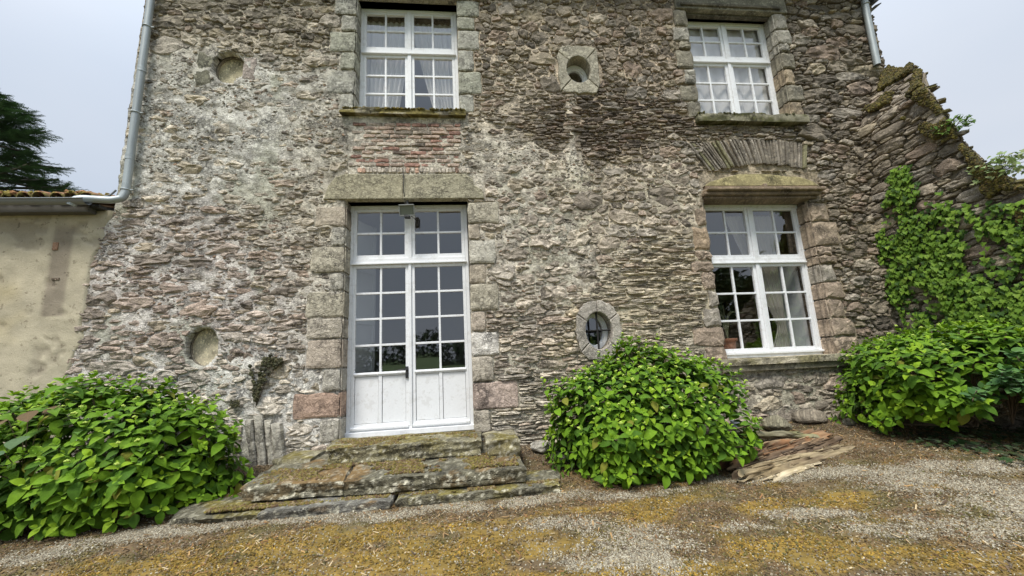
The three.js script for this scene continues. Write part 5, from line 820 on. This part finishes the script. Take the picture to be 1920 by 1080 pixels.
// ivy on the ruined wall
function ivyLeaf(R) { const s = new THREE.Shape([[0, 0], [0.34, -0.06], [0.5, 0.2], [0.33, 0.36], [0.36, 0.62], [0.16, 0.66], [0, 1.0], [-0.16, 0.66], [-0.36, 0.62], [-0.33, 0.36], [-0.5, 0.2], [-0.34, -0.06]].map((p) => new THREE.Vector2(...p))), g = new THREE.ShapeGeometry(s), p = g.attributes.position, u = g.attributes.uv, c = 0.12 + 0.2 * R(); for (let k = 0; k < p.count; k++) { const x = p.getX(k), y = p.getY(k); u.setXY(k, 0.5 + x, y); p.setXYZ(k, x, 0.25 * Math.abs(x) * c * 4 - 0.22 * y * y, y); } g.computeVertexNormals(); return g; }
{
  const R = rng(47), geos = [ivyLeaf(R), ivyLeaf(R), ivyLeaf(R)], cols = [[0.14, 0.26, 0.025], [0.2, 0.34, 0.035], [0.26, 0.41, 0.05], [0.06, 0.13, 0.02], [0.32, 0.46, 0.07]], mats = cols.map((c) => leafMat(...c, 0.2)), white = leafMat(1, 1, 1, 0.2);
  const strand = (label, test, N, z0, z1, y0, y1, base) => {
    const root = thing('ivy', label, 'ivy', base), list = [], tg = []; let n = 0, tr = 0;
    while (n < N && tr++ < N * 40) { const z = mix(z0, z1, R()), y = mix(y0, y1, R()), d = test(z, y) * (y < ruinTop(z) - 0.04 ? 1 : 0); if (R() > d) continue; n++; const deep = R(), lift = 0.03 + 0.1 * deep * (0.5 + d * 0.5), q = ruinPlace(z, y, lift), o = V(-0.75, -0.25 + 0.3 * (R() - 0.5), 0.35 * (R() - 0.3)); const dir = V(-0.35 + 0.3 * (R() - 0.5), -0.75, 0.8 * (R() - 0.35)).normalize(); list.push({ m: leafMatrix(V(q[0] - base[0], q[1] - base[1], q[2] - base[2]), dir, V(-1, 0.75, 0.25 + 0.7 * (R() - 0.5)), 0.038 + 0.03 * R()), g: Math.floor(R() * 3), c: deep > 0.6 ? Math.floor(R() * 3) + (R() < 0.3 ? 2 : 0) : deep > 0.3 ? Math.floor(R() * 4) : 3, size: 0.04 + 0.05 * deep }); }
    fillFoliage(root, list, 'leaf', geos, mats, cols, 7, white);
    for (let k = 0; k < 14; k++) { const z = mix(z0, z1, R()); const pts = []; for (let y = base[1]; y < y1; y += 0.25) { const zz = z + 0.15 * noise(y * 2, k * 3.3); if (test(zz, y) < 0.1 && y > base[1] + 0.6) break; const q = ruinPlace(zz, y, 0.03); pts.push([q[0] - base[0], q[1] - base[1], q[2] - base[2]]); } if (pts.length > 2) tg.push(tube(pts, 0.007, 24, 5)); }
    part('stem', merge(tg), std({ color: new THREE.Color().setRGB(0.12, 0.09, 0.06) }), root);
  };
  const edge = (v, s = 0.08) => ss(-s, s, v);
  strand('bright green ivy climbing the left face of the ruined wall to a point', (z, y) => { const n = 0.13 * fbm(z * 5, y * 4, 3, 3) + 0.1 * noise(z * 9, y * 9, 5), l = y > 2.9 ? mix(0.07, 0.42, (y - 2.9) / 0.85) : y > 1.9 ? 0.06 : 0.12 + (1.9 - y) * 0.15, r = y > 3.1 ? mix(0.82, 0.55, (y - 3.1) / 0.65) : y > 2.2 ? 0.95 : 0.95 + (2.2 - y) * 0.9; const gap = ss(0.16, 0.3, fbm(z * 4, y * 2.6, 29, 3)) ; return y > 3.78 ? 0 : clamp(edge(z - l + n, 0.06) * edge(r + n - z, 0.06) * (1 - 0.9 * gap)); }, 3700, 0.0, 1.7, 1.1, 3.8, [RX, 0.3, 0.6]);
  strand('thin light green ivy strands on the ruined wall by the right picture edge', (z, y) => { const n = 0.16 * fbm(z * 5, y * 4, 13, 3); const l = 1.12 - 0.05 * (y - 2.2), gap = ss(0.0, 0.2, fbm(z * 6, y * 3, 49, 3)); return clamp(edge(z - l + n, 0.05) * ss(3.05, 2.9, y + 0.4 * (z - 1.1)) * (0.9 - 0.8 * gap) * (y < 1.9 ? 0.7 : 1)); }, 1600, 1.0, 2.1, 1.3, 3.05, [RX, 0.3, 1.4]);
  // small plants on the crumbling top
  const tuft = (label, z, s, N, sp, cc) => { const q = ruinPlace(z, s, 0.0), root = thing('wall_plant', label, 'plant', q), list = [], tg = []; for (let k = 0; k < N; k++) { const p = V(sp * (R() - 0.4), sp * 0.8 * (R() - 0.25), sp * 1.3 * (R() - 0.5)), d = V(R() - 0.6, R() - 0.5, R() - 0.5).normalize(); if (k % 6 === 0) tg.push(tube([[0, -0.02, 0], [p.x * 0.5, p.y * 0.7 + 0.02, p.z * 0.5], [p.x, p.y, p.z]], 0.003, 6, 4)); list.push({ m: leafMatrix(p, d, V(-0.5, 1, 0.3), 0.035 + 0.03 * R()), g: k, c: Math.floor(R() * cc.length), size: 0.03 }); } fillFoliage(root, list, 'leaf', geos, cc.map((c) => leafMat(...c, 0.1)), cc, 8, white); part('stem', merge(tg), std({ color: new THREE.Color().setRGB(0.14, 0.12, 0.06) }), root); };
  tuft('green ivy tuft hanging on the step of the ruined wall top', 1.13, ruinTop(1.13) - 0.08, 150, 0.22, [[0.16, 0.28, 0.04], [0.22, 0.34, 0.06], [0.1, 0.2, 0.03]]);
  tuft('pale feathery plants on the low end of the ruined wall top', 1.42, ruinTop(1.42) - 0.02, 200, 0.32, [[0.34, 0.42, 0.2], [0.42, 0.45, 0.26], [0.24, 0.33, 0.1]]);
}
// low ground plants; shade under the right bush is put into their colour
{
  const R = rng(52), root = thing('ground_ivy', 'low ivy coloured extra dark for the shade under the right hydrangea', 'ground cover', [5.3, 0.3, 1.2]), im = new THREE.InstancedMesh(ivyLeaf(R), leafMat(1, 1, 1, 0.1), 420), c = new THREE.Color();
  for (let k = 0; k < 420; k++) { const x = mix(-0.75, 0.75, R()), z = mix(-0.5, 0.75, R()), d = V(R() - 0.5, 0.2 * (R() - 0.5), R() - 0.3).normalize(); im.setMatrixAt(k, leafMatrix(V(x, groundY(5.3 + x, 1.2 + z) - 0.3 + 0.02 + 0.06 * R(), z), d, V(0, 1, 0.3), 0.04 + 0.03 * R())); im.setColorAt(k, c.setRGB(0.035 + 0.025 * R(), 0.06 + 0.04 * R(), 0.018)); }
  im.name = 'foliage'; im.castShadow = im.receiveShadow = true; im.userData.kind = 'stuff'; root.add(im);
}
// ---------------------------------------------------------------- rotten wood and rubbish at the wall foot
function rottenLog(label, a, b, w, h, seed, cols) {
  let g; const L = Math.hypot(b[0] - a[0], b[2] - a[2]); g = new THREE.BoxGeometry(L, h, w, 120, 10, 36); const p = g.attributes.position, c = new Float32Array(p.count * 3), u = g.attributes.uv;
  for (let k = 0; k < p.count; k++) {
    let x = p.getX(k), y = p.getY(k), z = p.getZ(k); const t = x / L + 0.5, r = Math.abs(z) / (w / 2), fib = fbm(x * 1.6 + seed, z * 34 / Math.max(w, 0.1) * 0.3, y * 26, 4), rag = 0.16 * fbm(z * 26, y * 20, seed, 3);
    if (Math.abs(x) > L * 0.36) x += Math.sign(x) * rag * ss(0.36, 0.5, Math.abs(x) / L) * 2.2;
    const crown = y > 0 ? -h * 0.6 * r * r : 0; y += crown + 0.05 * fib + 0.05 * Math.abs(noise(x * 1.2 + seed, z * 38, seed)) - 0.02 + 0.016 * noise(x * 4, z * 70, seed) + 0.02 * fbm(x * 6, z * 8, seed, 3); z += 0.05 * fbm(x * 2, y * 9, seed + 5, 3) + 0.02 * noise(x * 9, y * 30, 2);
    const bb = fbm(x * 1.6 + seed, z * 22, y * 14, 4), q = ss(-0.25, 0.3, bb), o = ss(0.05, 0.3, fbm(x * 3, z * 7, seed + 9, 3)); let cc = mixc(cols[0], cols[1], q); cc = mixc(cc, cols[2], o * 0.8); const kk = 1 + 0.35 * noise(x * 12, z * 60, y * 50); c.set([cc[0] * kk, cc[1] * kk, cc[2] * kk], k * 3); p.setXYZ(k, x, y, z); u.setXY(k, x * 0.6, z * 3 + y * 3);
  }
  g.setAttribute('color', new THREE.BufferAttribute(c, 3)); g.computeVertexNormals();
  const RR = rng(seed + 60), sl = []; for (let k = 0; k < 70; k++) { const l = L * (0.06 + 0.22 * RR()), x = mix(-L * 0.5, L * 0.5, RR()), z = mix(-w * 0.5, w * 0.5, RR()), r = Math.abs(z) / (w / 2), q = new THREE.ConeGeometry(0.004 + 0.011 * RR(), l, 5, 3); q.rotateZ(Math.PI / 2 * (RR() < 0.5 ? 1 : -1)); q.rotateY(0.07 * (RR() - 0.5)); q.rotateZ(0.04 * (RR() - 0.5)); q.translate(x, h * 0.5 - h * 0.6 * r * r + 0.012 * (RR() - 0.3), z); const cc = mixc(cols[Math.floor(RR() * 3)], cols[1], 0.25), kk = 0.6 + 0.7 * RR(); sl.push(paintGeo(q, () => [cc[0] * kk, cc[1] * kk, cc[2] * kk])); }
  g = merge([g, ...sl]);
  const m = solo('rotten_timber', g, M.plainV, label, 'timber', [(a[0] + b[0]) / 2, (a[1] + b[1]) / 2, (a[2] + b[2]) / 2], 'rotten timbers at the wall foot'); m.rotation.y = -Math.atan2(b[2] - a[2], b[0] - a[0]); m.rotation.z = Math.asin((b[1] - a[1]) / L); return m;
}
const gy = (x, z, d = 0) => [x, groundY(x, z) + d, z];
rottenLog('rotten timber with crumbling orange brown heartwood behind the bleached one', gy(2.72, 0.86, 0.04), gy(3.95, 0.6, -0.02), 0.28, 0.14, 2, [[0.11, 0.065, 0.035], [0.3, 0.21, 0.12], [0.27, 0.125, 0.05]]);
rottenLog('bleached split timber with a pale jagged end, in front', gy(2.7, 1.1, 0.02), gy(3.9, 0.93, -0.02), 0.22, 0.12, 6, [[0.13, 0.09, 0.05], [0.3, 0.235, 0.135], [0.17, 0.12, 0.055]]);
rottenLog('dark flat rotten board between the two larger timbers', gy(2.75, 1.0, 0.03), gy(3.9, 0.76, -0.01), 0.14, 0.09, 8, [[0.08, 0.055, 0.035], [0.2, 0.14, 0.085], [0.12, 0.075, 0.04]]);
rottenLog('thin pale wood splinter lying in front of the timbers', gy(2.75, 1.27, 0.01), gy(3.4, 1.18, 0.01), 0.045, 0.03, 10, [[0.3, 0.23, 0.14], [0.48, 0.4, 0.26], [0.4, 0.32, 0.18]]);
rottenLog('grey mossy board leaning on the wall foot beside the middle bush', gy(3.05, 0.45, 0.12), gy(3.75, 0.62, 0.06), 0.12, 0.04, 12, [[0.18, 0.16, 0.1], [0.27, 0.25, 0.16], [0.16, 0.15, 0.06]]);
{
  const R = rng(83);
  const rock = (label, x, z, s, c, fl = 0.7) => { const g = new THREE.IcosahedronGeometry(1, 4), p = g.attributes.position; for (let k = 0; k < p.count; k++) { const X = p.getX(k), Y = p.getY(k), Z = p.getZ(k), f = 1 + 0.3 * fbm(X * 1.4 + x * 3, Y * 2.2, Z * 1.4 + z, 4); p.setXYZ(k, X * f * s, Y * f * s * fl, Z * f * s * 0.8); } const u = g.attributes.uv; for (let k = 0; k < p.count; k++) u.setXY(k, p.getX(k) + p.getZ(k), p.getY(k) + p.getZ(k)); paintGeo(g, (X, Y, Z) => { const k = CK * (1 + 0.4 * fbm(X * 12, Y * 12, Z * 12)); return [c[0] * k, c[1] * k, c[2] * k]; }); g.computeVertexNormals(); solo('stone_lump', g, M.bareS, label, 'stone', [x, groundY(x, z) + s * 0.35, z]); };
  rock('dark mossy rock at the wall foot behind the timbers', 3.72, 0.3, 0.16, [0.16, 0.145, 0.1]); rock('flat brown rock at the wall foot under the window', 4.25, 0.22, 0.2, [0.17, 0.145, 0.11], 0.5); rock('small pale stone on the earth beside the timbers', 4.6, 0.42, 0.07, [0.28, 0.25, 0.2]);
  rock('pale flat stone at the wall foot right of the steps', 0.75, 0.22, 0.13, [0.33, 0.31, 0.27], 0.5); rock('grey rounded stone between the steps and the middle bush', 0.95, 0.42, 0.1, [0.26, 0.24, 0.2], 0.6);
  for (const [n, x, z, r] of [['white pebble on the moss in front of the steps', 0.12, 1.75, 0.02], ['white pebble on the brown earth at the right', 3.0, 1.05, 0.022]]) rock(n, x, z, r, [0.55, 0.52, 0.46]);
  const pp = thing('broken_pipe', 'short broken grey white pipe stub at the wall foot by the middle bush', 'pipe', [3.14, 0.28, 0.36]); const pg = new THREE.CylinderGeometry(0.055, 0.055, 0.24, 16, 1, true); part('pipe', pg, std({ color: new THREE.Color().setRGB(0.42, 0.44, 0.47), roughness: 0.5, side: THREE.DoubleSide }), pp).position.y = 0.1; part('shard', (() => { const g = new THREE.CylinderGeometry(0.056, 0.056, 0.16, 10, 1, true, 0, 1.6); g.rotateZ(1.2); g.translate(0.12, 0, 0.1); return g; })(), std({ color: new THREE.Color().setRGB(0.62, 0.62, 0.6), side: THREE.DoubleSide }), pp);
  part('wire', tube([[1.55, 0.03, 0.1], [1.62, 0.1, 0.14], [1.72, 0.09, 0.18], [1.76, 0.0, 0.22]], 0.006, 12, 5), M.dark, pp);
}
// ---------------------------------------------------------------- trees
function conifer(label, x, z, h, r, seed) {
  const R = rng(seed), root = thing('conifer_tree', label, 'tree', [x, -0.2, z]); const tr = new THREE.CylinderGeometry(0.06, 0.42, h, 10, 8); tr.translate(0, h / 2, 0); part('trunk', tr, std({ color: new THREE.Color().setRGB(0.11, 0.085, 0.065) }), root);
  const sp = new MB(); for (let k = 0; k < 13; k++) { const t = k / 12, l = 0.16 * (1 - 0.6 * t); for (const s of [-1, 1]) { const a = sp.v(0, 0, t * 0.5, [1, 1, 1], 0, 0), b = sp.v(0, 0, t * 0.5 + 0.035, [1, 1, 1], 0, 0), c = sp.v(s * l, -0.05 * l + 0.02 * (k % 3 - 1), t * 0.5 + l * 0.9, [1, 1, 1], 0, 0); sp.t(a, b, c); } }
  const e0 = sp.v(-0.008, 0, 0, [1, 1, 1], 0, 0), e1 = sp.v(0.008, 0, 0, [1, 1, 1], 0, 0), e2 = sp.v(0, 0, 0.62, [1, 1, 1], 0, 0); sp.t(e0, e1, e2); const geo = sp.geo(true); geo.deleteAttribute('color');
  const list = [], br = [];
  for (let k = 0; k < 260; k++) {
    const t = Math.pow((k + R()) / 260, 0.9), y = h * (0.06 + 0.93 * t), L = r * Math.pow(1 - t, 0.6) * (0.7 + 0.5 * R()) + 0.3, az = k * 2.399 + R(), d = V(Math.cos(az), 0, Math.sin(az)), pt = (s) => V(d.x * L * s, y + 0.28 * L * s - 0.5 * L * s * s * (0.55 - 0.3 * t) + (s > 0.8 ? (s - 0.8) * 0.5 * L * 0.6 : 0), d.z * L * s);
    br.push(new THREE.TubeGeometry(new THREE.CatmullRomCurve3([pt(0), pt(0.35), pt(0.7), pt(1)]), 8, 0.02 + 0.012 * L, 4));
    const n = Math.round(8 + 15 * L); for (let j = 0; j < n; j++) { const s = 0.18 + 0.82 * Math.sqrt(R()), p = pt(s), side = (R() - 0.5) * 2, dir = d.clone().multiplyScalar(0.7).add(V(-d.z, 0, d.x).multiplyScalar(side * 1.1)).add(V(0, -0.25 + 0.5 * R(), 0)).normalize(); p.addScaledVector(V(-d.z, 0, d.x), side * 0.22 * L * (1.15 - s) * R()); p.y -= 0.15 * R(); list.push(leafMatrix(p, dir, V(0.4 * (R() - 0.5), 1, 0.4 * (R() - 0.5)), 0.6 + 0.6 * R())); }
  }
  part('branches', merge(br), std({ color: new THREE.Color().setRGB(0.09, 0.07, 0.05) }), root);
  const im = new THREE.InstancedMesh(geo, std({ roughness: 0.9, side: THREE.DoubleSide }), list.length), c = new THREE.Color(); list.forEach((m, k) => { im.setMatrixAt(k, m); const f = 0.6 + 0.8 * R(); im.setColorAt(k, c.setRGB(0.085 * f, 0.14 * f, 0.065 * f)); }); im.name = 'crown'; im.castShadow = im.receiveShadow = true; root.add(im); console.log('conifer sprays', list.length);
}
conifer('dark spruce tree behind the annex roof at the left', -18.9, -10.3, 12.9, 4.9, 7);
// trees across the meadow behind the camera: only their mirror images show in the panes
{
  const R = rng(99), lg = leafGeo(0.45, 0.3, 0.2, R, 2), mat = std({ color: 0xffffff, side: THREE.DoubleSide, roughness: 0.9 }), c = new THREE.Color();
  const crown = (list, cx, cy, cz, rx, ry, n, s) => { for (let k = 0; k < n; k++) { const d = V(R() - 0.5, R() - 0.5, R() - 0.5).normalize(), f = 0.6 + 0.4 * Math.cbrt(R()), q = 1 + 0.3 * fbm(d.x * 2 + cx, d.y * 2, d.z * 2, 2); list.push(leafMatrix(V(cx + d.x * rx * f * q, cy + d.y * ry * f * q, cz + d.z * rx * f * q), V(R() - 0.5, R() - 0.6, R() - 0.5), V(R() - 0.5, 1, R() - 0.5), s * (0.7 + 0.6 * R()))); } };
  const mass = (parent, name, list) => { const im = new THREE.InstancedMesh(lg, mat, list.length); list.forEach((m, k) => { im.setMatrixAt(k, m); const f = 0.6 + 0.7 * R(); im.setColorAt(k, c.setRGB(0.04 * f, 0.07 * f, 0.02 * f)); }); im.name = name; im.castShadow = im.receiveShadow = true; parent.add(im); return im; };
  const wood = []; for (let k = 0; k < 60; k++) { const x = -150 + k * 6 + 4 * R(); crown(wood, x, 3.2 + R(), 120 + 10 * R(), 4.5 + 2 * R(), 3.6 + 2.4 * R(), 260, 1.6); } tag(mass(scene, 'woods', wood), 'dark line of trees across the meadow, mirrored in the panes', 'woods', null, 'stuff');
  const t = thing('tree', 'broad dark tree mirrored in the lower right window', 'tree', [29, 0, 33]), l = []; crown(l, 0, 5.2, 0, 5.2, 4.6, 5200, 0.8); mass(t, 'crown', l); const tr = new THREE.CylinderGeometry(0.25, 0.45, 4, 10); tr.translate(0, 2, 0); part('trunk', tr, std({ color: new THREE.Color().setRGB(0.1, 0.08, 0.06) }), t);
}
renderer.render(scene, camera);
